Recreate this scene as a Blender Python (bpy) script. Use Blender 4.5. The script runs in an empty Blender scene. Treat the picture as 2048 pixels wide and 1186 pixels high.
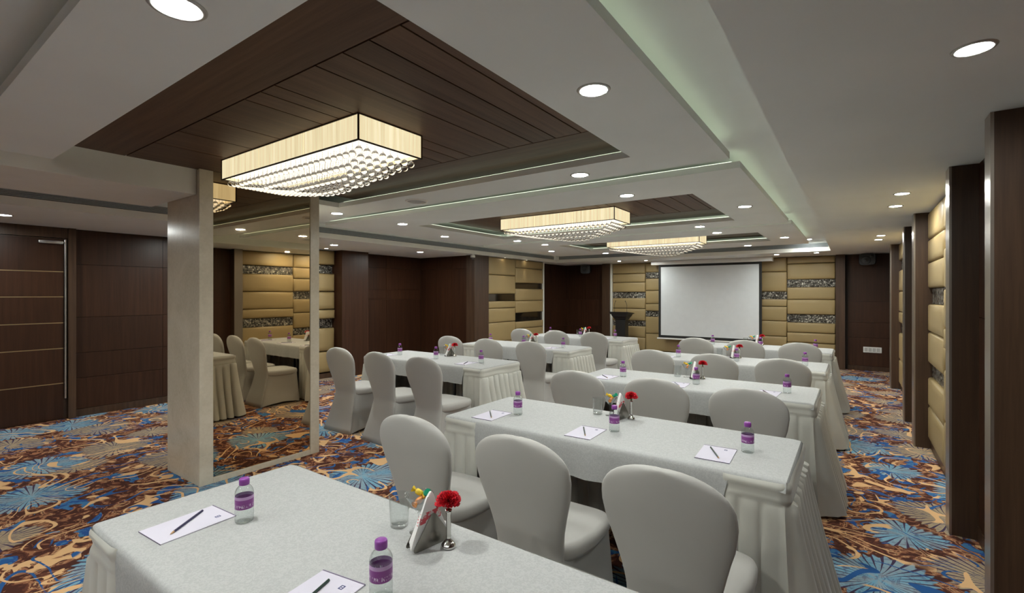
import bpy, bmesh, math, random
from mathutils import Vector, Matrix

random.seed(7)
SC = bpy.context.scene
COL = SC.collection
PI = math.pi

# ------------------------------------------------------------------ camera, world, exposure
cam_d = bpy.data.cameras.new('camera')
cam_d.sensor_width = 36.0
cam_d.lens = 960.0 / 2048.0 * 36.0
cam_d.shift_y = -4.0 / 2048.0
cam_d.clip_start = 0.02
cam = bpy.data.objects.new('camera', cam_d)
COL.objects.link(cam)
YAW = math.atan(681.0 / 960.0)
cam.location = (0, 0, 1.5)
cam.rotation_euler = (PI / 2, 0, YAW)
SC.camera = cam

world = bpy.data.worlds.new('world')
SC.world = world
world.use_nodes = True
world.node_tree.nodes['Background'].inputs[0].default_value = (0.5, 0.48, 0.44, 1)
world.node_tree.nodes['Background'].inputs[1].default_value = 0.3

SC.view_settings.view_transform = 'Standard'
SC.view_settings.look = 'None'
SC.view_settings.gamma = 1.0
SC.view_settings.use_curve_mapping = False
SC.view_settings.exposure = 1.0
SC.cycles.max_bounces = 7
SC.cycles.diffuse_bounces = 4
SC.cycles.glossy_bounces = 3
SC.cycles.transmission_bounces = 6
SC.cycles.use_adaptive_sampling = True
SC.cycles.adaptive_threshold = 0.03
SC.cycles.caustics_reflective = False
SC.cycles.transparent_max_bounces = 12
SC.cycles.sample_clamp_indirect = 6.0
SC.cycles.use_denoising = True

DOWN_E = 245.0      # downlight lens emission
SHADE_E = 0.58      # chandelier fabric glow
PANEL_E = 0.68      # chandelier light panel
LED_E = 0.68        # cove strips

# ------------------------------------------------------------------ materials
MATS = {}


def new_mat(name):
    m = bpy.data.materials.new(name)
    m.use_nodes = True
    nt = m.node_tree
    return m, nt, nt.nodes['Principled BSDF']


class NT:
    """small helper to write node graphs"""
    def __init__(s, nt):
        s.nt = nt

    def n(s, t, **kw):
        nd = s.nt.nodes.new(t)
        for k, v in kw.items():
            setattr(nd, k, v)
        return nd

    def link(s, a, b):
        s.nt.links.new(a, b)

    def put(s, sock, v):
        if hasattr(v, 'links'):
            s.link(v, sock)
        else:
            sock.default_value = v

    def math(s, op, a, b=0.0, c=None, clamp=False):
        nd = s.n('ShaderNodeMath', operation=op)
        nd.use_clamp = clamp
        s.put(nd.inputs[0], a)
        s.put(nd.inputs[1], b)
        if c is not None:
            s.put(nd.inputs[2], c)
        return nd.outputs[0]

    def vmath(s, op, a, b=(0, 0, 0)):
        nd = s.n('ShaderNodeVectorMath', operation=op)
        s.put(nd.inputs[0], a)
        if op == 'SCALE':
            s.put(nd.inputs['Scale'], b)
        else:
            s.put(nd.inputs[1], b)
        return nd.outputs['Value' if op in ('LENGTH', 'DISTANCE', 'DOT_PRODUCT') else 'Vector']

    def mix(s, f, a, b):
        nd = s.n('ShaderNodeMix', data_type='RGBA')
        s.put(nd.inputs[0], f)
        s.put(nd.inputs[6], a)
        s.put(nd.inputs[7], b)
        return nd.outputs[2]

    def noise(s, vec, scale, detail=2.0, rough=0.5, dist=0.0):
        nd = s.n('ShaderNodeTexNoise')
        s.put(nd.inputs['Vector'], vec)
        nd.inputs['Scale'].default_value = scale
        nd.inputs['Detail'].default_value = detail
        nd.inputs['Roughness'].default_value = rough
        nd.inputs['Distortion'].default_value = dist
        return nd

    def mapping(s, vec, loc=(0, 0, 0), sc=(1, 1, 1)):
        nd = s.n('ShaderNodeMapping')
        s.put(nd.inputs[0], vec)
        s.put(nd.inputs[1], loc)
        nd.inputs[3].default_value = sc
        return nd.outputs[0]

    def ramp(s, f, stops, mode='LINEAR'):
        nd = s.n('ShaderNodeValToRGB')
        cr = nd.color_ramp
        cr.interpolation = mode
        while len(cr.elements) < len(stops):
            cr.elements.new(0.5)
        for e, (p, c) in zip(cr.elements, stops):
            e.position = p
            e.color = (*c, 1) if len(c) == 3 else c
        s.put(nd.inputs[0], f)
        return nd.outputs[0]

    def step(s, v, lo, hi):
        nd = s.n('ShaderNodeMapRange', interpolation_type='SMOOTHSTEP')
        s.put(nd.inputs[0], v)
        nd.inputs[1].default_value = lo
        nd.inputs[2].default_value = hi
        return nd.outputs[0]

    def bump(s, h, strength, dist=0.01):
        nd = s.n('ShaderNodeBump')
        nd.inputs['Strength'].default_value = strength
        nd.inputs['Distance'].default_value = dist
        s.put(nd.inputs['Height'], h)
        return nd.outputs[0]

    def obj(s):
        return s.n('ShaderNodeTexCoord').outputs['Object']

    def pos(s):
        return s.n('ShaderNodeNewGeometry').outputs['Position']

    def rnd(s):
        return s.n('ShaderNodeObjectInfo').outputs['Random']


def plain(name, col, rough=0.5, metal=0.0, var=0.0, vscale=8.0, bump=0.0, bscale=200.0, spec=0.5, coat=0.0, sheen=0.0):
    if name in MATS:
        return MATS[name]
    m, nt, b = new_mat(name)
    h = NT(nt)
    b.inputs['Roughness'].default_value = rough
    b.inputs['Metallic'].default_value = metal
    b.inputs['Specular IOR Level'].default_value = spec
    b.inputs['Coat Weight'].default_value = coat
    b.inputs['Sheen Weight'].default_value = sheen
    p = h.pos()
    nz = h.noise(p, vscale, 3.0)
    v = max(var, 0.02)
    lo = tuple(c * (1 - v) for c in col)
    hi = tuple(min(1, c * (1 + v)) for c in col)
    h.link(h.ramp(nz.outputs[0], [(0.3, lo), (0.7, hi)]), b.inputs['Base Color'])
    if bump:
        h.link(h.bump(h.noise(p, bscale, 2.0).outputs[0], bump, 0.002), b.inputs['Normal'])
    MATS[name] = m
    return m


def emit(name, col, strength, base=(0.8, 0.8, 0.8)):
    if name in MATS:
        return MATS[name]
    m, nt, b = new_mat(name)
    b.inputs['Base Color'].default_value = (*base, 1)
    b.inputs['Emission Color'].default_value = (*col, 1)
    b.inputs['Emission Strength'].default_value = strength
    MATS[name] = m
    return m


def wood(name, dark, light, axis='z', rough=0.33, spec=0.5):
    if name in MATS:
        return MATS[name]
    m, nt, b = new_mat(name)
    h = NT(nt)
    sc = {'z': (26, 26, 0.9), 'x': (0.9, 26, 26), 'y': (26, 0.9, 26)}[axis]
    sh = h.vmath('SCALE', (13.0, 7.0, 5.0), h.rnd())
    p = h.mapping(h.pos(), sc=sc)
    p = h.vmath('ADD', p, sh)
    n1 = h.noise(p, 1.0, 6.0, 0.6, 0.4).outputs[0]
    n2 = h.noise(p, 5.0, 3.0, 0.6).outputs[0]
    f = h.math('ADD', h.math('MULTIPLY', n1, 0.75), h.math('MULTIPLY', n2, 0.25))
    c = h.ramp(f, [(0.32, dark), (0.68, light)])
    # each board has its own slight tone
    tone = h.math('MULTIPLY_ADD', h.rnd(), 0.3, 0.85)
    mul = h.n('ShaderNodeMix', data_type='RGBA', blend_type='MULTIPLY')
    mul.inputs[0].default_value = 1.0
    h.link(c, mul.inputs[6])
    cmb = h.n('ShaderNodeCombineColor')
    for i in range(3):
        h.link(tone, cmb.inputs[i])
    h.link(cmb.outputs[0], mul.inputs[7])
    h.link(mul.outputs[2], b.inputs['Base Color'])
    b.inputs['Roughness'].default_value = rough
    b.inputs['Specular IOR Level'].default_value = spec
    h.link(h.bump(n2, 0.06, 0.002), b.inputs['Normal'])
    MATS[name] = m
    return m


def carpet():
    m, nt, b = new_mat('patterned_carpet')
    h = NT(nt)
    P0 = h.pos()
    warp = h.vmath('SUBTRACT', h.noise(P0, 2.6, 2.0).outputs['Color'], (0.5, 0.5, 0.5))
    P = h.vmath('ADD', P0, h.vmath('SCALE', warp, 0.22))
    Ps = h.vmath('ADD', P0, h.vmath('SCALE', warp, 0.07))
    maroon = (0.07, 0.025, 0.018, 1)
    rust = (0.33, 0.145, 0.075, 1)
    tan = (0.53, 0.32, 0.17, 1)
    peach = (0.72, 0.44, 0.22, 1)
    navy = (0.025, 0.08, 0.26, 1)
    sky = (0.11, 0.37, 0.55, 1)
    khaki = (0.34, 0.285, 0.195, 1)
    # mottled leafy ground
    n1 = h.noise(P, 10.5, 3.0, 0.6, 0.8).outputs[0]
    col = h.ramp(n1, [(0.0, rust[:3]), (0.34, maroon[:3]), (0.47, (0.12, 0.042, 0.026)), (0.52, rust[:3]), (0.575, tan[:3]), (0.60, (0.12, 0.042, 0.026)), (0.68, rust[:3])], 'CONSTANT')
    # deep blue leaves
    n2 = h.noise(h.vmath('ADD', P, (5.3, 1.7, 0)), 4.6, 2.0, 0.5, 1.2).outputs[0]
    fb = h.step(n2, 0.60, 0.61)
    streak = h.noise(h.vmath('ADD', P, (2.3, 8.1, 0)), 16.0, 2.0, 0.6, 1.0).outputs[0]
    col = h.mix(fb, col, h.mix(h.step(streak, 0.47, 0.52), navy, (0.055, 0.17, 0.34, 1)))
    # tan blossoms
    n3 = h.noise(h.vmath('ADD', P, (9.1, 4.2, 0)), 5.2, 2.0, 0.5, 0.9).outputs[0]
    col = h.mix(h.step(n3, 0.635, 0.645), col, peach)

    # radiating dandelion discs
    def disc(col, off, scale, R, rays, colour_a, colour_b, thr, seed):
        vec = h.vmath('ADD', h.vmath('MULTIPLY', Ps, (1, 1, 0)), off)
        vo = h.n('ShaderNodeTexVoronoi', voronoi_dimensions='2D', feature='F1')
        vo.inputs['Scale'].default_value = scale
        vo.inputs['Randomness'].default_value = 0.62
        h.link(vec, vo.inputs['Vector'])
        loc = h.vmath('SUBTRACT', vec, vo.outputs['Position'])
        sep = h.n('ShaderNodeSeparateXYZ')
        h.link(loc, sep.inputs[0])
        ang = h.math('ARCTAN2', sep.outputs[1], sep.outputs[0])
        r = h.vmath('LENGTH', h.vmath('MULTIPLY', loc, (1, 1, 0)))
        rc = h.n('ShaderNodeSeparateColor')
        h.link(vo.outputs['Color'], rc.inputs[0])
        # petal-like outline
        lob = h.math('MULTIPLY', h.math('SINE', h.math('MULTIPLY_ADD', ang, 3.0, h.math('MULTIPLY', rc.outputs[2], 6.0))), 0.12 * R)
        edge = h.math('MULTIPLY', h.math('SINE', h.math('MULTIPLY', ang, rays)), 0.06 * R)
        rr = h.math('ADD', r, h.math('ADD', lob, edge))
        m_in = h.math('SUBTRACT', 1.0, h.step(rr, R - 0.008, R + 0.008))
        m_in = h.math('MULTIPLY', m_in, h.math('GREATER_THAN', rc.outputs[1], thr))
        # dark rays, tapering towards the heart
        ray = h.math('ABSOLUTE', h.math('SINE', h.math('MULTIPLY', ang, rays * 0.5)))
        wid = h.math('MULTIPLY_ADD', h.math('DIVIDE', r, R), 0.34, 0.12)
        m_ray = h.math('LESS_THAN', ray, wid)
        m_ray = h.math('MULTIPLY', m_ray, h.math('GREATER_THAN', r, R * 0.22))
        petal = h.mix(h.math('GREATER_THAN', rc.outputs[0], 0.45), colour_a, colour_b)
        grain = h.noise(P0, 60.0, 1.0).outputs[0]
        petal = h.mix(h.math('MULTIPLY', grain, 0.35), petal, tan)
        # woven flecks and lighter or darker wedges
        fl = h.noise(h.vmath('ADD', P, (seed * 3.1, 0, 0)), 22.0, 3.0, 0.65, 1.0).outputs[0]
        petal = h.mix(h.math('MULTIPLY', h.step(fl, 0.50, 0.62), 0.55), petal, h.mix(0.5, maroon, navy))
        wedge = h.math('MULTIPLY_ADD', h.math('SINE', h.math('MULTIPLY_ADD', ang, 5.0, h.math('MULTIPLY', rc.outputs[0], 9.0))), 0.5, 0.5)
        petal = h.mix(h.math('MULTIPLY', wedge, 0.28), petal, h.mix(0.4, tan, khaki))
        dcol = h.mix(m_ray, petal, h.mix(0.25, maroon, navy))
        return h.mix(m_in, col, dcol)
    col = disc(col, (3.9, 7.7, 0), 1.5, 0.19, 24.0, sky, khaki, 0.45, 2)
    col = disc(col, (0.35, 0.2, 0), 1.22, 0.275, 34.0, khaki, sky, 0.15, 1)

    # sweeping tendrils
    def tendril(col, off, sc, k, w, colour, lo):
        n = h.noise(h.vmath('ADD', Ps, off), sc, 0.0, 0.5, 1.6).outputs[0]
        fr = h.math('FRACT', h.math('MULTIPLY', n, k))
        d = h.math('ABSOLUTE', h.math('SUBTRACT', fr, 0.5))
        msk = h.step(h.noise(h.vmath('ADD', P0, (off[1], off[0], 0)), 2.3, 1.0).outputs[0], lo, lo + 0.03)
        f = h.math('MULTIPLY', h.math('LESS_THAN', d, w), msk)
        return h.mix(f, col, colour)
    col = tendril(col, (1.0, 3.0, 0), 1.5, 7.0, 0.07, (0.025, 0.10, 0.28, 1), 0.50)
    col = tendril(col, (6.0, 2.0, 0), 1.3, 7.0, 0.075, peach, 0.47)
    h.link(col, b.inputs['Base Color'])
    b.inputs['Roughness'].default_value = 0.95
    b.inputs['Specular IOR Level'].default_value = 0.1
    h.link(h.bump(h.noise(P0, 350.0, 2.0).outputs[0], 0.4, 0.004), b.inputs['Normal'])
    return m


def mosaic():
    m, nt, b = new_mat('shell_mosaic')
    h = NT(nt)
    P = h.pos()
    vo = h.n('ShaderNodeTexVoronoi', feature='F1')
    vo.inputs['Scale'].default_value = 42.0
    h.link(P, vo.inputs['Vector'])
    ed = h.n('ShaderNodeTexVoronoi', feature='DISTANCE_TO_EDGE')
    ed.inputs['Scale'].default_value = 42.0
    h.link(P, ed.inputs['Vector'])
    sc = h.n('ShaderNodeSeparateColor')
    h.link(vo.outputs['Color'], sc.inputs[0])
    c = h.ramp(sc.outputs[0], [(0.0, (0.03, 0.027, 0.022)), (0.35, (0.10, 0.09, 0.075)), (0.65, (0.25, 0.235, 0.20)), (0.9, (0.55, 0.52, 0.45))])
    g = h.step(ed.outputs[0], 0.02, 0.08)
    h.link(h.mix(g, (0.03, 0.022, 0.016, 1), c), b.inputs['Base Color'])
    b.inputs['Metallic'].default_value = 0.55
    h.link(h.math('MULTIPLY_ADD', sc.outputs[1], 0.25, 0.12), b.inputs['Roughness'])
    h.link(h.bump(g, 0.5, 0.003), b.inputs['Normal'])
    return m


def marble():
    m, nt, b = new_mat('cream_marble')
    h = NT(nt)
    P = h.pos()
    n1 = h.noise(P, 3.0, 6.0, 0.6, 0.8).outputs[0]
    n2 = h.noise(P, 45.0, 3.0, 0.6).outputs[0]
    f = h.math('ADD', h.math('MULTIPLY', n1, 0.7), h.math('MULTIPLY', n2, 0.3))
    h.link(h.ramp(f, [(0.3, (0.52, 0.455, 0.345)), (0.5, (0.62, 0.55, 0.43)), (0.7, (0.70, 0.63, 0.51))]), b.inputs['Base Color'])
    b.inputs['Roughness'].default_value = 0.22
    return m


def damask():
    m, nt, b = new_mat('white_damask')
    h = NT(nt)
    P = h.pos()
    n1 = h.noise(P, 95.0, 3.0, 0.6, 1.5).outputs[0]
    f = h.step(n1, 0.45, 0.55)
    h.link(h.mix(f, (0.36, 0.36, 0.353, 1), (0.40, 0.40, 0.392, 1)), b.inputs['Base Color'])
    h.link(h.math('MULTIPLY_ADD', f, -0.15, 0.75), b.inputs['Roughness'])
    h.link(h.bump(h.noise(P, 400.0, 2.0).outputs[0], 0.15, 0.002), b.inputs['Normal'])
    return m


def thin_glass(name, tint=(0.95, 0.96, 0.96), gain=0.9):
    m, nt, b = new_mat(name)
    h = NT(nt)
    nt.nodes.remove(b)
    out = nt.nodes['Material Output']
    tr = h.n('ShaderNodeBsdfTransparent')
    tr.inputs[0].default_value = (*tint, 1)
    gl = h.n('ShaderNodeBsdfGlossy')
    gl.inputs['Roughness'].default_value = 0.03
    lw = h.n('ShaderNodeLayerWeight')
    fr5 = h.math('MULTIPLY_ADD', h.math('POWER', lw.outputs['Facing'], 3.0), gain, 0.035)
    nz = h.noise(h.pos(), 30.0, 1.0).outputs[0]
    f = h.math('MULTIPLY', fr5, h.math('MULTIPLY_ADD', nz, 0.3, 0.85), clamp=True)
    mx = h.n('ShaderNodeMixShader')
    h.link(f, mx.inputs[0])
    h.link(tr.outputs[0], mx.inputs[1])
    h.link(gl.outputs[0], mx.inputs[2])
    h.link(mx.outputs[0], out.inputs[0])
    return m


def clear(name, ior, col=(1, 1, 1), rough=0.0):
    m, nt, b = new_mat(name)
    b.inputs['Base Color'].default_value = (*col, 1)
    b.inputs['Transmission Weight'].default_value = 1.0
    b.inputs['IOR'].default_value = ior
    b.inputs['Roughness'].default_value = rough
    return m


def shade_fabric():
    m, nt, b = new_mat('pleated_shade_fabric')
    h = NT(nt)
    P = h.pos()
    pv = h.mapping(P, sc=(38, 38, 0.5))
    n1 = h.noise(pv, 1.0, 4.0, 0.6).outputs[0]
    n2 = h.noise(pv, 6.0, 2.0, 0.6).outputs[0]
    f = h.math('ADD', h.math('MULTIPLY', n1, 0.6), h.math('MULTIPLY', n2, 0.4))
    c = h.ramp(f, [(0.30, (0.50, 0.41, 0.23)), (0.5, (0.70, 0.60, 0.37)), (0.70, (0.86, 0.77, 0.52))])
    h.link(c, b.inputs['Base Color'])
    h.link(c, b.inputs['Emission Color'])
    b.inputs['Emission Strength'].default_value = SHADE_E
    b.inputs['Roughness'].default_value = 0.8
    return m


def label_print():
    m, nt, b = new_mat('purple_label_print')
    h = NT(nt)
    o = h.obj()
    sp = h.n('ShaderNodeSeparateXYZ')
    h.link(o, sp.inputs[0])
    ang = h.math('ARCTAN2', sp.outputs[1], sp.outputs[0])
    v = h.n('ShaderNodeCombineXYZ')
    h.link(h.math('MULTIPLY', ang, 30.0), v.inputs[0])
    h.link(h.math('MULTIPLY', sp.outputs[2], 320.0), v.inputs[1])
    nz = h.noise(v.outputs[0], 0.35, 1.0, 0.5, 0.6).outputs[0]
    band = h.math('MULTIPLY', h.math('GREATER_THAN', sp.outputs[2], 0.052), h.math('LESS_THAN', sp.outputs[2], 0.062))
    f = h.math('MULTIPLY', h.step(nz, 0.56, 0.60), band)
    top = h.step(sp.outputs[2], 0.0765, 0.078)
    c = h.mix(top, (0.22, 0.045, 0.235, 1), (0.42, 0.26, 0.46, 1))
    h.link(h.mix(f, c, (0.65, 0.50, 0.68, 1)), b.inputs['Base Color'])
    b.inputs['Roughness'].default_value = 0.35
    return m


def napkin_print():
    m, nt, b = new_mat('printed_paper_napkin')
    h = NT(nt)
    o = h.obj()
    sp = h.n('ShaderNodeSeparateXYZ')
    h.link(o, sp.inputs[0])
    n = h.noise(o, 60.0, 2.0).outputs[0]
    band = h.math('MULTIPLY', h.math('GREATER_THAN', sp.outputs[2], 0.066), h.math('LESS_THAN', sp.outputs[2], 0.096))
    f = h.math('MULTIPLY', h.step(n, 0.45, 0.52), band)
    h.link(h.mix(f, (0.78, 0.76, 0.74, 1), (0.62, 0.10, 0.12, 1)), b.inputs['Base Color'])
    b.inputs['Roughness'].default_value = 0.8
    return m


M_CEIL = plain('painted_plaster', (0.885, 0.91, 0.88), 0.6, var=0.03, vscale=1.5)
M_FASC = plain('white_painted_trim', (0.86, 0.85, 0.79), 0.5, var=0.02)
M_WALL = plain('dark_joint_backing', (0.022, 0.012, 0.008), 0.6, var=0.03)
M_WOODC = wood('walnut_ceiling_boards', (0.068, 0.033, 0.0195), (0.145, 0.077, 0.045), 'y', 0.5, 0.3)
M_WOODX = wood('walnut_border_boards', (0.060, 0.029, 0.0175), (0.128, 0.068, 0.040), 'x', 0.5, 0.3)
M_WOOD = wood('walnut_wall_panelling', (0.026, 0.0098, 0.0046), (0.055, 0.022, 0.0105), 'z', 0.38, 0.3)
M_WOODD = wood('dark_walnut_posts', (0.040, 0.021, 0.012), (0.085, 0.047, 0.027), 'z', 0.35, 0.4)
M_EDGE = plain('brushed_bronze_edge', (0.33, 0.29, 0.25), 0.28, 0.8, var=0.05, vscale=3)
M_GOLD = plain('brass_inlay', (0.62, 0.48, 0.28), 0.3, 1.0)
M_STEEL = plain('polished_steel', (0.62, 0.61, 0.58), 0.14, 1.0, var=0.04)
M_HOLD = plain('satin_steel', (0.27, 0.255, 0.23), 0.27, 1.0, var=0.04)
M_CHROME = plain('satin_chrome', (0.60, 0.60, 0.60), 0.25, 1.0)
M_PAD = plain('beige_leatherette', (0.315, 0.225, 0.100), 0.48, var=0.05, vscale=2.0, bump=0.1, bscale=300)
M_MOS = mosaic()
M_DMIR = plain('dark_bronze_mirror', (0.10, 0.08, 0.06), 0.06, 0.9)
M_MIRROR = plain('bronze_mirror', (0.60, 0.485, 0.335), 0.015, 1.0, var=0.01, vscale=1)
M_MARB = marble()
M_CARPET = carpet()
M_DAM = damask()
M_SATIN = plain('ivory_satin', (0.50, 0.49, 0.44), 0.45, var=0.03, vscale=6, sheen=0.2)
M_SPAN = plain('white_spandex', (0.395, 0.38, 0.355), 0.6, var=0.02, vscale=5, bump=0.05, bscale=500, sheen=0.15)
M_BLACK = plain('black_paint', (0.012, 0.012, 0.013), 0.35)
M_BLACKM = plain('matt_black', (0.010, 0.010, 0.010), 0.7)
M_SCREEN = plain('projection_fabric', (0.66, 0.68, 0.69), 0.8, var=0.01)
M_WPLAST = plain('white_plastic', (0.74, 0.73, 0.70), 0.4)
M_GREY = plain('grey_metal', (0.42, 0.46, 0.47), 0.5, 0.0)
M_TABLETOP = plain('plywood_top', (0.25, 0.17, 0.10), 0.6, var=0.1)
M_TRIMRING = plain('downlight_trim', (0.55, 0.55, 0.52), 0.3, 0.3)
M_LAMP = emit('downlight_lens', (0.96, 1.0, 0.955), DOWN_E)
M_LAMPW = emit('weak_spot_lens', (1.0, 0.9, 0.7), 12.0)
M_SHADE = shade_fabric()
M_PANEL = emit('light_panel', (1.0, 0.93, 0.78), PANEL_E)
M_LED = emit('led_strip', (0.88, 1.0, 0.76), LED_E)
M_CRYS = clear('crystal', 1.5)
M_BEAD = clear('crystal_bead', 1.45, rough=0.05)
M_BRASSFR = plain('dark_bronze_frame', (0.05, 0.035, 0.022), 0.4, 0.6)
M_BOTTLE = thin_glass('water_in_clear_plastic', (0.90, 0.925, 0.92), 0.8)
M_GLASS = thin_glass('drinking_glass')
M_LABEL = label_print()
M_CAP = plain('purple_cap', (0.24, 0.05, 0.30), 0.35)
M_PAPER = plain('pale_lilac_paper', (0.56, 0.53, 0.61), 0.75, var=0.02)
M_PADEDGE = plain('grey_pad_binding', (0.14, 0.11, 0.18), 0.6)
M_INK = plain('navy_ink', (0.02, 0.03, 0.12), 0.5)
M_RED = plain('red_carnation_petals', (0.66, 0.018, 0.035), 0.6, var=0.35, vscale=120)
M_GREEN = plain('green_calyx', (0.05, 0.12, 0.03), 0.6)
M_NAP = napkin_print()
M_YEL = plain('yellow_sweet_wrapper', (0.75, 0.52, 0.03), 0.25, var=0.2, vscale=90)
M_ORA = plain('orange_sweet_wrapper', (0.70, 0.26, 0.07), 0.25, var=0.2, vscale=90)
M_TEAL = plain('green_sweet_wrapper', (0.02, 0.30, 0.17), 0.25, var=0.2, vscale=90)

# ------------------------------------------------------------------ mesh helpers
MESH = {}


class MB:
    def __init__(s):
        s.v = []
        s.f = []

    def box(s, x0, x1, y0, y1, z0, z1):
        n = len(s.v)
        s.v += [(x0, y0, z0), (x1, y0, z0), (x1, y1, z0), (x0, y1, z0), (x0, y0, z1), (x1, y0, z1), (x1, y1, z1), (x0, y1, z1)]
        s.f += [tuple(n + i for i in q) for q in ((0, 3, 2, 1), (4, 5, 6, 7), (0, 1, 5, 4), (1, 2, 6, 5), (2, 3, 7, 6), (3, 0, 4, 7))]
        return s

    def prism(s, pts, z0, z1):
        n = len(s.v)
        k = len(pts)
        s.v += [(x, y, z0) for x, y in pts] + [(x, y, z1) for x, y in pts]
        s.f.append(tuple(n + i for i in reversed(range(k))))
        s.f.append(tuple(n + k + i for i in range(k)))
        for i in range(k):
            j = (i + 1) % k
            s.f.append((n + i, n + j, n + k + j, n + k + i))
        return s

    def frame(s, o, i, z0, z1):
        """rectangular plate o=(x0,x1,y0,y1) with a rectangular hole i"""
        n = len(s.v)
        for z in (z0, z1):
            for r in (o, i):
                s.v += [(r[0], r[2], z), (r[1], r[2], z), (r[1], r[3], z), (r[0], r[3], z)]
        for a in range(4):
            b = (a + 1) % 4
            s.f.append((n + a, n + 4 + a, n + 4 + b, n + b))
            s.f.append((n + 8 + a, n + 8 + b, n + 12 + b, n + 12 + a))
            s.f.append((n + a, n + b, n + 8 + b, n + 8 + a))
            s.f.append((n + 4 + a, n + 12 + a, n + 12 + b, n + 4 + b))
        return s

    def rings(s, rings, cap0=True, cap1=True, closed=True):
        """loft through rings (lists of equal length)"""
        n = len(s.v)
        k = len(rings[0])
        for r in rings:
            s.v += [tuple(p) for p in r]
        for i in range(len(rings) - 1):
            for a in range(k if closed else k - 1):
                b = (a + 1) % k
                s.f.append((n + i * k + a, n + i * k + b, n + (i + 1) * k + b, n + (i + 1) * k + a))
        if cap0:
            s.f.append(tuple(n + i for i in reversed(range(k))))
        if cap1:
            s.f.append(tuple(n + (len(rings) - 1) * k + i for i in range(k)))
        return s

    def lathe(s, prof, seg=20, c=(0, 0, 0), cap0=True, cap1=True):
        rs = [[(c[0] + r * math.cos(2 * PI * a / seg), c[1] + r * math.sin(2 * PI * a / seg), c[2] + z) for a in range(seg)] for r, z in prof]
        return s.rings(rs, cap0, cap1)

    def tube(s, pts, r, seg=8):
        pts = [Vector(p) for p in pts]
        rs = []
        for i, p in enumerate(pts):
            d = (pts[min(i + 1, len(pts) - 1)] - pts[max(i - 1, 0)]).normalized()
            u = d.orthogonal().normalized() if i == 0 else (u - d * u.dot(d)).normalized()
            w = d.cross(u)
            rr = r[i] if isinstance(r, (list, tuple)) else r
            rs.append([tuple(p + u * (rr * math.cos(2 * PI * a / seg)) + w * (rr * math.sin(2 * PI * a / seg))) for a in range(seg)])
        return s.rings(rs)

    def mesh(s, name, mat, smooth=False, bevel=0.0, seg=2, sharp=None):
        me = bpy.data.meshes.new(name)
        me.from_pydata(s.v, [], s.f)
        bm = bmesh.new()
        bm.from_mesh(me)
        if bevel:
            es = [e for e in bm.edges if len(e.link_faces) == 2 and e.calc_face_angle(0) > 0.6]
            bmesh.ops.bevel(bm, geom=es, offset=bevel, segments=seg, profile=0.5, affect='EDGES', clamp_overlap=True)
        bmesh.ops.recalc_face_normals(bm, faces=bm.faces)
        bm.to_mesh(me)
        bm.free()
        me.materials.append(mat)
        if smooth:
            me.shade_smooth()
            if sharp:
                me.set_sharp_from_angle(angle=sharp)
        return me


def link(name, me, parent=None, loc=(0, 0, 0), rot=(0, 0, 0), scale=None):
    o = bpy.data.objects.new(name, me)
    COL.objects.link(o)
    o.location = loc
    o.rotation_euler = rot
    if scale:
        o.scale = scale
    if parent is not None:
        o.parent = parent
    return o


def tag(o, label, cat, group=None):
    o['label'] = label
    o['category'] = cat
    if group:
        o['group'] = group
    return o


def thing(name, label, cat, loc=(0, 0, 0), rotz=0.0, group=None):
    o = link(name, None, None, loc, (0, 0, rotz))
    o.empty_display_size = 0.1
    return tag(o, label, cat, group)


def struct(name, me, loc=(0, 0, 0)):
    o = link(name, me, None, loc)
    o['kind'] = 'structure'
    return o


def boxpart(name, mat, parent, b, bevel=0.0, seg=2, smooth=False):
    """box x0,x1,y0,y1,z0,z1 whose origin sits at its centre (parent at the world origin)"""
    c = ((b[0] + b[1]) / 2, (b[2] + b[3]) / 2, (b[4] + b[5]) / 2)
    hx, hy, hz = (b[1] - b[0]) / 2, (b[3] - b[2]) / 2, (b[5] - b[4]) / 2
    key = (name, mat.name, round(hx, 4), round(hy, 4), round(hz, 4), bevel)
    if key not in MESH:
        MESH[key] = MB().box(-hx, hx, -hy, hy, -hz, hz).mesh(name, mat, smooth or bevel > 0.004, bevel, seg, 0.9 if bevel else None)
    return link(name, MESH[key], parent, c)


# ------------------------------------------------------------------ setting: floor and walls
ZS = 2.30     # soffits
ZC = 2.372    # floating ceiling panels
ZU = 2.50     # upper slab

floor = struct('floor', MB().box(-8.2, 1.0, -3.2, 12.2, -0.1, 0.0).mesh('floor', M_CARPET))
floor['label'] = 'patterned carpet with blue and khaki dandelion discs on maroon'

wall_left = struct('wall_left', MB().prism([(-8.2, -3.0), (-7.8, -3.0), (-7.8, 7.5), (-6.26, 7.5), (-6.26, 10.12), (-6.52, 10.12), (-6.52, 11.8), (-8.2, 11.8)], 0, 2.6).mesh('wall_left', M_WALL))
wall_right = struct('wall_right', MB().box(0.66, 1.0, -3.0, 11.8, 0, 2.6).mesh('wall_right', M_WALL))
wall_far = struct('wall_far', MB().box(-8.2, 1.0, 11.8, 12.2, 0, 2.6).mesh('wall_far', M_WALL))
wall_back = struct('wall_back', MB().box(-8.2, 1.0, -3.2, -3.0, 0, 2.6).mesh('wall_back', M_WALL))


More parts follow.
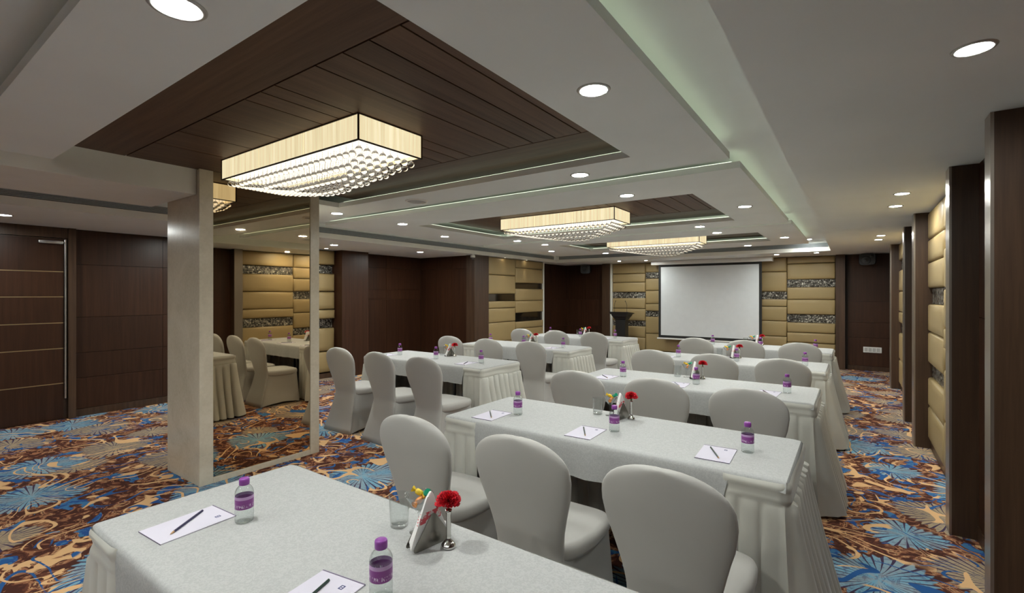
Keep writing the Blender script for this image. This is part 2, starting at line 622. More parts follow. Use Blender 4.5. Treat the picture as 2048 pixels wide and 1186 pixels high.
def pad_mesh(w, h, d, mat):
    """cushion lying in the local xz plane, bulging towards -y"""
    key = ('pad', round(w, 3), round(h, 3), mat.name)
    if key in MESH:
        return MESH[key]
    mb = MB()
    prof = [(1.0, 0.0), (1.0, 0.35), (0.985, 0.62), (0.95, 0.82), (0.86, 0.94), (0.5, 1.0)]
    e = min(w, h) * 0.5
    rs = []
    for k, dy in prof:
        ins = (1 - k) * e
        a, c = w / 2 - ins, h / 2 - ins
        r = [(-a, -c), (0, -c), (a, -c), (a, 0), (a, c), (0, c), (-a, c), (-a, 0)]
        rs.append([(x, -d * dy, z) for x, z in r])
    mb.rings(rs)
    MESH[key] = mb.mesh('padded_tile', mat, True)
    return MESH[key]


def pad_column(parent, origin, facing, width, rows, z0=0.10, z1=2.295, depth=0.055):
    """stack of tiles; origin=(x,y) left end on the wall, facing 0:-y  1:+x  2:-x ; rows=[(z_lo,z_hi,kind)]"""
    rot = {0: 0.0, 1: PI / 2, 2: -PI / 2}[facing]
    dx, dy = {0: (1, 0), 1: (0, 1), 2: (0, -1)}[facing]
    cx, cy = origin[0] + dx * width / 2, origin[1] + dy * width / 2
    g = 0.006
    for lo, hi, kind in rows:
        w, h = width - g, hi - lo - g
        zc = (lo + hi) / 2
        if kind == 'p':
            link('padded_tile', pad_mesh(w, h, depth, M_PAD), parent, (cx, cy, zc), (0, 0, rot))
        else:
            mt = M_MOS if kind == 'm' else M_DMIR
            nm = 'mosaic_strip' if kind == 'm' else 'mirror_strip'
            key = (nm, round(w, 3), round(h, 3))
            if key not in MESH:
                MESH[key] = MB().box(-w / 2, w / 2, -0.018, 0, -h / 2, h / 2).mesh(nm, mt)
            link(nm, MESH[key], parent, (cx, cy, zc), (0, 0, rot))


COL_A = [(0.10, 0.42, 'p'), (0.42, 0.70, 'p'), (0.70, 0.835, 'm'), (0.835, 1.14, 'p'), (1.14, 1.41, 'p'), (1.41, 1.56, 'm'), (1.56, 1.81, 'p'), (1.81, 2.03, 'p'), (2.03, 2.295, 'p')]
COL_B = [(0.10, 0.53, 'p'), (0.53, 0.95, 'p'), (0.95, 1.09, 'm'), (1.09, 1.27, 'p'), (1.27, 1.60, 'p'), (1.60, 1.90, 'p'), (1.90, 2.05, 'm'), (2.05, 2.295, 'p')]
COL_C = [(0.10, 0.36, 'p'), (0.36, 0.60, 'p'), (0.60, 0.93, 'p'), (0.93, 1.24, 'p'), (1.24, 1.40, 'p'), (1.40, 1.56, 'm'), (1.56, 1.99, 'p'), (1.99, 2.295, 'p')]
COL_D = [(0.10, 0.49, 'p'), (0.49, 0.70, 'p'), (0.70, 0.91, 'p'), (0.91, 1.08, 'm'), (1.08, 1.395, 'p'), (1.395, 1.655, 'p'), (1.655, 1.815, 'm'), (1.815, 2.15, 'p'), (2.15, 2.295, 'p')]
COL_E = [(0.10, 0.48, 'p'), (0.48, 0.90, 'p'), (0.90, 1.06, 'm'), (1.06, 1.23, 'p'), (1.23, 1.55, 'p'), (1.55, 1.88, 'p'), (1.88, 2.03, 'm'), (2.03, 2.295, 'p')]
COL_F = [(0.10, 0.48, 'p'), (0.48, 0.90, 'p'), (0.90, 1.205, 'p'), (1.205, 1.357, 'p'), (1.357, 1.51, 'd'), (1.51, 1.92, 'p'), (1.92, 2.295, 'p')]
COL_G = [(0.10, 0.47, 'p'), (0.47, 0.72, 'p'), (0.72, 0.88, 'p'), (0.88, 1.08, 'd'), (1.08, 1.356, 'p'), (1.356, 1.633, 'p'), (1.633, 1.765, 'd'), (1.765, 2.11, 'p'), (2.11, 2.295, 'p')]

# far wall, from left to right: panelling, post, padding behind the screen, post, panelling
YF = 11.78


def panelled(parent, x0, x1, y, z_seams, xs=None, mat=None):
    """wood panels on a wall facing -y, with recessed joints"""
    zz = [0.09] + z_seams + [2.298]
    xx = [x0] + (xs or []) + [x1]
    for i in range(len(xx) - 1):
        for j in range(len(zz) - 1):
            boxpart('wood_panel', mat or M_WOOD, parent, (xx[i] + 0.002, xx[i + 1] - 0.002, y - 0.02, y + 0.005, zz[j] + 0.002, zz[j + 1] - 0.002))


def panelled_x(parent, y0, y1, x, sgn, z_seams, ys=None, mat=None, zt=2.298):
    zz = [0.09] + z_seams + [zt]
    yy = [y0] + (ys or []) + [y1]
    for i in range(len(yy) - 1):
        for j in range(len(zz) - 1):
            xa, xb = sorted((x, x + sgn * 0.022))
            boxpart('wood_panel', mat or M_WOOD, parent, (xa, xb, yy[i] + 0.002, yy[i + 1] - 0.002, zz[j] + 0.002, zz[j + 1] - 0.002))


panelled(wall_far, -6.50, -5.36, YF, [0.65, 1.36], [-5.95])
boxpart('post', M_WOODD, wall_far, (-5.35, -5.14, 11.62, 11.8, 0, 2.299))
boxpart('edge_trim', M_FASC, wall_far, (-5.135, -5.115, 11.66, 11.8, 0.09, 2.299))
pad_column(wall_far, (-5.11, YF), 0, 0.88, COL_A)
pad_column(wall_far, (-4.23, YF), 0, 1.13, COL_B)
pad_column(wall_far, (-3.10, YF), 0, 0.95, COL_D)
pad_column(wall_far, (-2.15, YF), 0, 1.01, COL_C)
pad_column(wall_far, (-1.14, YF), 0, 0.86, COL_D)
boxpart('post', M_WOODD, wall_far, (-0.275, -0.12, 11.62, 11.8, 0, 2.299))
panelled(wall_far, -0.08, 0.66, YF, [0.65, 0.95, 1.36])
for x0, x1 in ((-6.50, -5.36), (-5.11, -0.28), (-0.08, 0.66)):
    boxpart('skirting', M_WOODD, wall_far, (x0, x1, 11.755, 11.8, 0, 0.088))

# right wall: shallow posts with bronze edges, panelling and padding between them
XR = 0.65
for y0, y1 in ((2.93, 3.04), (4.03, 4.17), (6.16, 6.34), (7.30, 7.46), (9.75, 9.95)):
    boxpart('post', M_WOODD, wall_right, (0.505, 0.66, y0, y1, 0, 2.299))
    boxpart('edge_trim', M_EDGE, wall_right, (0.493, 0.505, y0, y1, 0, 2.299))
panelled_x(wall_right, -3.0, 2.93, XR, -1, [1.36], [-1.2, 0.9], zt=2.27)
panelled_x(wall_right, 3.04, 4.03, XR, -1, [1.36])
panelled_x(wall_right, 6.34, 7.30, XR, -1, [1.36])
panelled_x(wall_right, 9.95, 11.76, XR, -1, [1.36], [10.8])
pad_column(wall_right, (XR, 5.18), 2, 1.01, COL_E)
pad_column(wall_right, (XR, 6.16), 2, 0.98, COL_A)
pad_column(wall_right, (XR, 8.60), 2, 1.14, COL_A)
pad_column(wall_right, (XR, 9.75), 2, 1.15, COL_E)
for y0, y1 in ((-3.0, 2.93), (3.04, 4.03), (4.17, 6.16), (6.34, 7.30), (7.46, 9.75), (9.95, 11.76)):
    boxpart('skirting', M_WOODD, wall_right, (0.622, 0.66, y0, y1, 0, 0.088))

boxpart('cornice', M_FASC, wall_right, (0.626, 0.66, -3.0, 2.925, 2.273, 2.2995))

# left wall
XL = -7.8
panelled_x(wall_left, -3.0, -1.2, XL, 1, [0.47, 0.78, 1.22, 1.87])
panelled_x(wall_left, -1.2, 0.42, XL, 1, [0.47, 0.78, 1.22, 1.87])
panelled_x(wall_left, 1.70, 4.20, XL, 1, [0.47, 0.78, 1.22, 1.87], [2.62])
boxpart('post', M_WOODD, wall_left, (-7.8, -7.62, 4.02, 4.20, 0, 2.299))
pad_column(wall_left, (XL, 4.21), 1, 1.06, COL_E, depth=0.12)
boxpart('post', M_WOOD, wall_left, (-7.8, -7.50, 5.28, 5.86, 0, 2.299), 0.003)
panelled_x(wall_left, 5.87, 7.48, XL, 1, [1.40, 1.60, 2.04], [6.52])
panelled(wall_left, -7.77, -6.42, 7.5, [2.04], [-7.3, -6.86])
boxpart('post', M_WOODD, wall_left, (-6.42, -6.20, 7.44, 7.90, 0, 2.299))
pad_column(wall_left, (-6.26, 7.91), 1, 0.99, COL_F)
pad_column(wall_left, (-6.26, 8.90), 1, 1.18, COL_G)
boxpart('edge_trim', M_FASC, wall_left, (-6.27, -6.2, 10.085, 10.115, 0.09, 2.299))
panelled_x(wall_left, 10.13, 11.76, -6.52, 1, [0.65, 1.36], [10.95])
for x0, x1, y0, y1 in ((-7.8, -7.755, -3.0, 0.42), (-7.8, -7.755, 1.70, 4.02), (-7.8, -7.70, 4.20, 5.28), (-7.8, -7.755, 5.87, 7.46),
                       (-7.75, -6.42, 7.46, 7.5), (-6.26, -6.22, 7.91, 10.08), (-6.52, -6.48, 10.13, 11.75)):
    boxpart('skirting', M_WOODD, wall_left, (x0, x1, y0, y1, 0, 0.088))

# the panelled entrance door with brass inlays
door = struct('door_1', MB().box(-7.8, -7.745, 0.46, 1.62, 0.005, 2.17).mesh('door_1', M_WOODD))
door['label'] = 'dark wooden entrance door with thin brass inlay lines'
zz = [0.01, 0.436, 0.854, 1.16, 1.472, 1.773, 2.165]
for j in range(6):
    boxpart('door_panel', M_WOOD, door, (-7.747, -7.735, 0.47, 1.585, zz[j] + 0.006, zz[j + 1] - 0.006))
for z in zz[1:-1]:
    boxpart('inlay_strip', M_GOLD, door, (-7.747, -7.733, 0.47, 1.585, z - 0.005, z + 0.005))
boxpart('door_edge_pull', M_CHROME, door, (-7.745, -7.715, 1.592, 1.612, 0.25, 2.16), 0.004)
boxpart('door_closer', M_CHROME, door, (-7.735, -7.69, 1.36, 1.58, 2.10, 2.14), 0.008)
frame = struct('trim_1', MB().box(-7.8, -7.70, 1.625, 1.695, 0, 2.299).mesh('trim_1', M_WOODD))
head = struct('trim_2', MB().box(-7.8, -7.72, 0.42, 1.625, 2.175, 2.299).mesh('trim_2', M_WOODD))

# ------------------------------------------------------------------ setting: ceiling
ceiling = struct('ceiling', MB().box(-8.2, 1.0, -3.2, 12.2, ZU, ZU + 0.1).mesh('ceiling', M_CEIL))
link('soffit', MB().prism([(1.0, -3.2), (1.0, 12.2), (-8.2, 12.2), (-8.2, -3.2), (-6.1, -3.2), (-6.1, 10.5), (-0.32, 10.5), (-0.32, -3.2)], ZS, ZU + 0.01).mesh('soffit', M_CEIL), ceiling)
link('beam', MB().box(-5.12, -4.2, -3.0, 1.638, 2.285, ZU + 0.01).mesh('beam', M_FASC), ceiling)
# fascia boards and air-conditioning grilles along the inner edge of the soffit
boxpart('fascia', M_FASC, ceiling, (-6.102, -6.085, -3.0, 10.5, ZS - 0.001, ZC), 0)
boxpart('fascia', M_FASC, ceiling, (-6.085, -0.335, 10.485, 10.502, ZS - 0.001, ZC), 0)
for k, (a, b, ax) in enumerate((((-6.1, -3.0), (-6.1, 10.4), 'y'), ((-6.0, 10.5), (-0.36, 10.5), 'x'))):
    if ax == 'y':
        bk = boxpart('air_grille', M_BLACKM, ceiling, (-6.103, -6.098, a[1], b[1], ZC, 2.45))
    else:
        bk = boxpart('air_grille', M_BLACKM, ceiling, (a[0], b[0], 10.498, 10.503, ZC, 2.45))
    for j in range(5):
        z = ZC + 0.010 + j * 0.0145
        mid = bk.location
        if ax == 'y':
            me = MESH.setdefault('slat_y', MB().rings([[(0.0, y, -0.004), (0.012, y, 0.004), (0.012, y, 0.007), (0.0, y, -0.001)] for y in (-6.7, 6.7)]).mesh('slat', M_GREY))
            link('slat', me, bk, (0.003, 0, z - mid.z))
        else:
            me = MESH.setdefault('slat_x', MB().rings([[(x, 0.0, -0.004), (x, -0.012, 0.004), (x, -0.012, 0.007), (x, 0.0, -0.001)] for x in (-2.82, 2.82)]).mesh('slat', M_GREY))
            link('slat', me, bk, (0, -0.003, z - mid.z))

# floating panels with wooden recesses
PT = 0.045
OPEN = [(-4.2, -1.15, 0.81, 2.92), (-4.5, -1.13, 4.29, 6.12), (-4.3, -1.085, 7.50, 8.80)]
c1 = MB().prism([(-4.2, 0.42), (-0.645, 0.42), (-0.645, 3.33), (-5.40, 3.33), (-5.40, 2.67), (-4.2, 2.67), (-4.2, 2.92), (-1.15, 2.92), (-1.15, 0.81), (-4.2, 0.81)], ZC, ZC + PT)
link('floating_panel', c1.mesh('floating_panel', M_CEIL), ceiling)
link('floating_panel', MB().frame((-5.45, -0.63, 3.59, 6.64), OPEN[1], ZC, ZC + PT).mesh('floating_panel', M_CEIL), ceiling)
link('floating_panel', MB().frame((-5.45, -0.61, 6.79, 9.63), OPEN[2], ZC, ZC + PT).mesh('floating_panel', M_CEIL), ceiling)
link('floating_panel', MB().box(-4.2, -0.645, -2.9, 0.16, ZC, ZC + PT).mesh('floating_panel', M_CEIL), ceiling)

# wooden boards: borders across, planks along
SEAM = [-1.344, -1.521, -1.689, -1.88, -2.212, -2.339, -2.496, -2.95, -3.303, -3.674]
for k, (x0, x1, y0, y1) in enumerate(OPEN):
    wp = link('wood_recess', MB().box(x0 - 0.0, x1 + 0.22, y0 - 0.25, y1 + 0.22, 2.494, 2.502).mesh('wood_recess', M_BLACKM), ceiling)
    ys = (y0 - 0.25, y0 + 0.38, y1 - 0.30, y1 + 0.22)
    zb, zt = 2.482, 2.4945
    boxpart('plank', M_WOODX, wp, (x0, x1 + 0.22, ys[0], ys[1] - 0.005, zb, zt))
    boxpart('plank', M_WOODX, wp, (x0, x1 + 0.22, ys[2] + 0.005, ys[3], zb, zt))
    xs = [x1 + 0.22] + [x1 + (s + 1.15) for s in SEAM] + [x0]
    xs = [x for x in xs if x >= x0]
    for a, b in zip(xs[:-1], xs[1:]):
        if a - b > 0.03:
            boxpart('plank', M_WOODC, wp, (b + 0.0045, a - 0.0045, ys[1] + 0.004, ys[2] - 0.004, zb, zt))

# LED cove strips lying on the panels
def led(x0, x1, y0, y1):
    boxpart('cove_light', M_LED, ceiling, (x0, x1, y0, y1, ZC + PT + 0.001, ZC + PT + 0.012))


PLATES = [(-4.2, -0.645, 0.42, 3.33), (-5.45, -0.63, 3.59, 6.64), (-5.45, -0.61, 6.79, 9.63)]
for k, (x0, x1, y0, y1) in enumerate(PLATES):
    led(x1 - 0.05, x1 - 0.03, y0 + 0.06, y1 - 0.06)
    if k:
        led(x0 + 0.06, x1 - 0.06, y0 + 0.03, y0 + 0.05)
    led(x0 + 0.06, x1 - 0.06, y1 - 0.05, y1 - 0.03)
    if k:
        led(x0 + 0.03, x0 + 0.05, y0 + 0.06, y1 - 0.06)
for k, (x0, x1, y0, y1) in enumerate(OPEN):
    led(x0 + 0.04, x1 - 0.02, y1 + 0.03, y1 + 0.045)
    led(x0 + 0.04, x1 - 0.02, y0 - 0.045, y0 - 0.03)
    led(x1 + 0.03, x1 + 0.045, y0 + 0.02, y1 - 0.02)
    if k:
        led(x0 - 0.045, x0 - 0.03, y0 + 0.02, y1 - 0.02)

# ------------------------------------------------------------------ mirrored column
colm = thing('mirror_column', 'cream marble column with a tall bronze mirror on its side', 'column', (-4.445, 2.15, 0))
boxpart('shaft', M_MARB, colm, (-0.325, 0.285, -0.51, 0.515, 0, 2.48), 0.004)
boxpart('frame_upright', M_MARB, colm, (0.285, 0.302, -0.512, -0.412, 0, 2.48), 0.002)
boxpart('frame_upright', M_MARB, colm, (0.285, 0.302, 0.428, 0.517, 0, 2.48), 0.002)
boxpart('frame_base', M_MARB, colm, (0.285, 0.302, -0.412, 0.428, 0, 0.045), 0.002)
boxpart('mirror', M_MIRROR, colm, (0.285, 0.292, -0.412, 0.428, 0.045, 2.48))

# ------------------------------------------------------------------ downlights
def downlight(x, y, z, r, label, grp, lens=None):
    lens = lens or M_LAMP
    t = thing('downlight', label, 'light', (x, y, z), 0, grp)
    key = ('dl', round(r, 3), lens.name)
    if key not in MESH:
        MESH[key] = (MB().lathe([(r * 0.80, -0.001), (r * 0.86, -0.005), (r * 1.0, -0.004), (r * 1.06, 0.0), (r * 1.0, 0.004), (r * 0.8, 0.004)], 28, cap0=False, cap1=False).mesh('trim_ring', M_TRIMRING, True),
                     MB().lathe([(r * 0.80, 0.003), (r * 0.80, -0.002)], 28).mesh('lens', lens))
    link('trim_ring', MESH[key][0], t)
    link('lens', MESH[key][1], t)
    return t


G1 = 'downlights in the floating ceiling panels'
G2 = 'downlights in the low perimeter ceiling'
DL = [
    (-1.67, 0.60, ZC, 0.075, 'large bright downlight above the foreground table, left of the wooden ceiling recess', G1),
    (-0.90, 1.87, ZC, 0.068, 'downlight right of the nearest wooden recess, beside the near chandelier', G1),
    (-1.62, 3.14, ZC, 0.068, 'downlight just behind the nearest wooden recess, front one of two', G1),
    (-1.62, 4.03, ZC, 0.068, 'downlight just in front of the middle wooden recess, right end', G1),
    (-4.52, 3.12, ZC, 0.068, 'downlight just right of the mirror column top', G1),
    (-4.54, 4.06, ZC, 0.068, 'downlight in front of the middle wooden recess, left end', G1),
    (-5.0, 5.30, ZC, 0.068, 'downlight left of the middle wooden recess', G1),
    (-0.87, 5.21, ZC, 0.068, 'downlight right of the middle wooden recess', G1),
    (-1.60, 6.42, ZC, 0.068, 'downlight behind the right end of the middle wooden recess', G1),
    (-1.56, 7.20, ZC, 0.068, 'downlight in front of the right end of the far wooden recess', G1),
    (-4.45, 6.42, ZC, 0.068, 'downlight behind the left end of the middle wooden recess', G1),
    (-4.40, 7.20, ZC, 0.068, 'downlight in front of the left end of the far wooden recess', G1),
    (-4.95, 8.35, ZC, 0.068, 'downlight left of the far wooden recess', G1),
    (-0.85, 8.40, ZC, 0.068, 'downlight right of the far wooden recess', G1),
    (-1.52, 9.40, ZC, 0.068, 'downlight behind the right end of the far wooden recess, above the screen', G1),
    (-4.25, 9.40, ZC, 0.068, 'downlight behind the left end of the far wooden recess', G1),
    (-6.96, 0.98, ZS, 0.068, 'downlight in the low left ceiling in front of the brass-lined door', G2),
    (-6.83, 4.66, ZS, 0.068, 'downlight in the low left ceiling just past the mirror column', G2),
    (-6.64, 6.37, ZS, 0.068, 'downlight in the low left ceiling before the recessed wooden doors', G2),
    (-4.55, 10.85, ZS, 0.05, 'small spotlight in the far ceiling above the lectern, left one', G2),
    (-3.96, 11.02, ZS, 0.05, 'small spotlight in the far ceiling between lectern and screen', G2),
    (-1.235, 10.9, ZS, 0.05, 'small spotlight in the far ceiling at the right end of the screen housing', G2),
    (-0.565, 10.88, ZS, 0.05, 'small spotlight in the far ceiling at the right far corner', G2),
    (0.322, 2.14, ZS, 0.055, 'nearest downlight in the low right-hand ceiling', G2),
    (0.32, 4.89, ZS, 0.055, 'front one of the middle pair of downlights in the right-hand ceiling', G2),
    (0.317, 5.545, ZS, 0.055, 'rear one of the middle pair of downlights in the right-hand ceiling', G2),
    (0.315, 8.20, ZS, 0.055, 'front one of the far pair of downlights in the right-hand ceiling', G2),
    (0.308, 8.78, ZS, 0.055, 'rear one of the far pair of downlights in the right-hand ceiling', G2),
    (-0.645, 10.2, ZU, 0.05, 'small spotlight in the upper ceiling behind the far floating panel', G2),
    (-7.45, 4.93, ZS, 0.045, 'small spotlight close to the padded wall beside the mirror column', G2, M_LAMPW),
]
DL += [  # added fill lamps, all out of view, brightening the foreground and column
    (-3.75, -0.45, ZC, 0.068, 'added unseen fill light in the rear bay beside the dropped beam', G1),
    (-3.75, -1.90, ZC, 0.068, 'added unseen fill light in the rear bay far left corner', G1),
    (-0.92, -1.30, ZC, 0.068, 'added unseen fill light in the rear bay right of the nearest table', G1),
    (-2.40, -0.55, ZC, 0.068, 'added unseen fill light in the rear bay behind the foreground table', G1),
    (-2.40, -2.10, ZC, 0.068, 'added unseen fill light in the rear bay by the back wall', G1),
    (0.32, -0.60, ZS, 0.055, 'front one of two added unseen fill lights in the right-hand ceiling', G2),
    (0.32, -1.90, ZS, 0.055, 'rear one of two added unseen fill lights in the right-hand ceiling', G2),
    (-6.96, -0.90, ZS, 0.068, 'added unseen fill light in the low left ceiling before the first door', G2),
    (-6.90, 2.85, ZS, 0.068, 'added fill light in the low left ceiling, hidden behind the mirror column', G2),
]
for d in DL:
    downlight(*d)

# wall-washing spots over the padded left wall: narrow real spots in small fixtures
for y, lab in ((8.40, 'narrow wall-washing spotlight over the left padded wall, nearer one'), (9.25, 'narrow wall-washing spotlight over the left padded wall, farther one')):
    t = downlight(-6.145, y, ZS, 0.03, lab, 'wall-washing spots', M_LAMPW)
    ld = bpy.data.lights.new('spot_beam', 'SPOT')
    ld.energy = 3.0
    ld.color = (1.0, 0.86, 0.62)
    ld.spot_size = math.radians(34)
    ld.spot_blend = 0.6
    ld.shadow_soft_size = 0.01
    lo = bpy.data.objects.new('spot_beam', ld)
    COL.objects.link(lo)
    lo.parent = t
    lo.location = (0.0, 0, -0.012)
    lo.rotation_euler = (0, 0.0, 0)

# ceiling loudspeaker, security camera
t = thing('ceiling_speaker', 'round white ceiling speaker behind the near chandelier', 'speaker', (-3.31, 3.13, ZC))
link('rim', MB().lathe([(0.085, -0.002), (0.09, -0.012), (0.10, -0.010), (0.105, 0.0)], 32, cap0=False, cap1=False).mesh('rim', M_FASC, True), t)
link('grille', MB().lathe([(0.086, 0.001), (0.086, -0.006), (0.05, -0.009), (0.01, -0.010)], 32).mesh('grille', plain('speaker_mesh', (0.42, 0.42, 0.40), 0.6), True), t)
t = thing('security_camera', 'small white dome camera at the soffit edge by the left wall step', 'camera', (-6.13, 7.30, ZS))
link('housing', MB().lathe([(0.03, 0.0), (0.034, -0.012), (0.045, -0.03), (0.048, -0.055), (0.044, -0.07)], 24).mesh('housing', M_WPLAST, True), t)
link('dome', MB().lathe([(0.043, -0.07), (0.041, -0.085), (0.03, -0.103), (0.012, -0.111)], 24).mesh('dome', plain('smoked_dome', (0.10, 0.09, 0.09), 0.1), True), t)

# ------------------------------------------------------------------ chandeliers
def chandelier(cx, cy, label, single_balls):
    L, W, H0, H1 = 1.58, 0.465, 2.338, 2.479
    t = thing('chandelier', label, 'chandelier', (cx, cy, ZU), 0, 'crystal chandeliers')
    zo = -ZU
    hx, hy = L / 2, W / 2
    # fabric screens: three along each long side, one at each end
    for s in (-1, 1):
        for k in range(3):
            a = -hx + k * L / 3
            boxpart('shade_screen', M_SHADE, t, (a + 0.002, a + L / 3 - 0.002, min(s * hy, s * (hy - 0.006)), max(s * hy, s * (hy - 0.006)), H0 + 0.004 + zo, H1 - 0.004 + zo))
        boxpart('shade_screen', M_SHADE, t, (min(s * hx, s * (hx - 0.006)), max(s * hx, s * (hx - 0.006)), -hy + 0.008, hy - 0.008, H0 + 0.004 + zo, H1 - 0.004 + zo))
    # thin dark frame
    fr = 0.004
    for z in (H0, H1):
        link('frame_rail', MESH.setdefault('ch_rail', MB().frame((-hx - fr, hx + fr, -hy - fr, hy + fr), (-hx + 0.008, hx - 0.008, -hy + 0.008, hy - 0.008), -0.003, 0.003).mesh('frame_rail', M_BRASSFR)), t, (0, 0, z + zo))
    for sx in (-1, 1):
        for sy in (-1, 1):
            link('frame_post', MESH.setdefault('ch_post', MB().box(-0.004, 0.004, -0.004, 0.004, 0, H1 - H0).mesh('frame_post', M_BRASSFR)), t, (sx * hx, sy * hy, H0 + zo))
    # stems to the ceiling and the light panel inside
    for sx in (-1, 1):
        link('stem', MESH.setdefault('ch_stem', MB().lathe([(0.012, 0.0), (0.012, 0.045)], 12).mesh('stem', M_BRASSFR)), t, (sx * 0.5, 0, H1 - 0.042 + zo))
    boxpart('light_panel', M_PANEL, t, (-hx + 0.02, hx - 0.02, -hy + 0.02, hy - 0.02, H0 + 0.022 + zo, H0 + 0.034 + zo))
    # crystal strands: inverted pyramid of balls with fine beads above them
    nx, ny = 27, 8
    ball_r = 0.0205
    key = 'crystal_ball'
    if key not in MESH:
        bm = bmesh.new()
        bmesh.ops.create_icosphere(bm, subdivisions=2, radius=ball_r)
        me = bpy.data.meshes.new('crystal_ball')
        bm.to_mesh(me)
        bm.free()
        me.materials.append(M_CRYS)
        me.shade_smooth()
        MESH[key] = me
    beads, balls = MB(), MB()
    for i in range(nx):
        for j in range(ny):
            u = (i + 0.5) / nx * 2 - 1
            v = (j + 0.5) / ny * 2 - 1
            uu = (u - 0.34) / (0.66 if u > 0.34 else 1.34)
            ln = 0.024 + 0.165 * (1 - max(abs(uu), abs(v))) ** 0.9
            x, y = u * (hx - 0.02), v * (hy - 0.012)
            zb = H0 - ln + zo
            if single_balls:
                link('crystal_ball', MESH[key], t, (x, y, zb))
            else:
                r = ball_r
                balls.lathe([(r * 0.05, -r), (r * 0.75, -r * 0.66), (r, 0), (r * 0.75, r * 0.66), (r * 0.05, r)], 6, (x, y, zb))
            z = zb + ball_r + 0.006
            while z < H0 + 0.012 + zo:
                r = 0.0055
                n = len(beads.v)
                beads.v += [(x, y, z - r), (x + r, y, z), (x, y + r, z), (x - r, y, z), (x, y - r, z), (x, y, z + r)]
                beads.f += [(n, n + 2, n + 1), (n, n + 3, n + 2), (n, n + 4, n + 3), (n, n + 1, n + 4), (n + 5, n + 1, n + 2), (n + 5, n + 2, n + 3), (n + 5, n + 3, n + 4), (n + 5, n + 4, n + 1)]
                z += 0.0125
    if not single_balls:
        b = link('crystal_balls', balls.mesh('crystal_balls', M_CRYS, True), t)
        b['kind'] = 'stuff'
    b = link('bead_strands', beads.mesh('bead_strands', M_BEAD), t)
    b['kind'] = 'stuff'
    return t


chandelier(-2.964, 1.865, 'nearest crystal chandelier with pale pleated rectangular shade, large glass balls', True)
chandelier(-2.953, 5.25, 'middle crystal chandelier with pale rectangular shade hanging over the third row', False)
chandelier(-2.775, 8.17, 'farthest crystal chandelier with pale rectangular shade, before the projection screen', False)

# ------------------------------------------------------------------ tables
TW, TD, TH = 1.84, 0.68, 0.75
HX = TW / 2


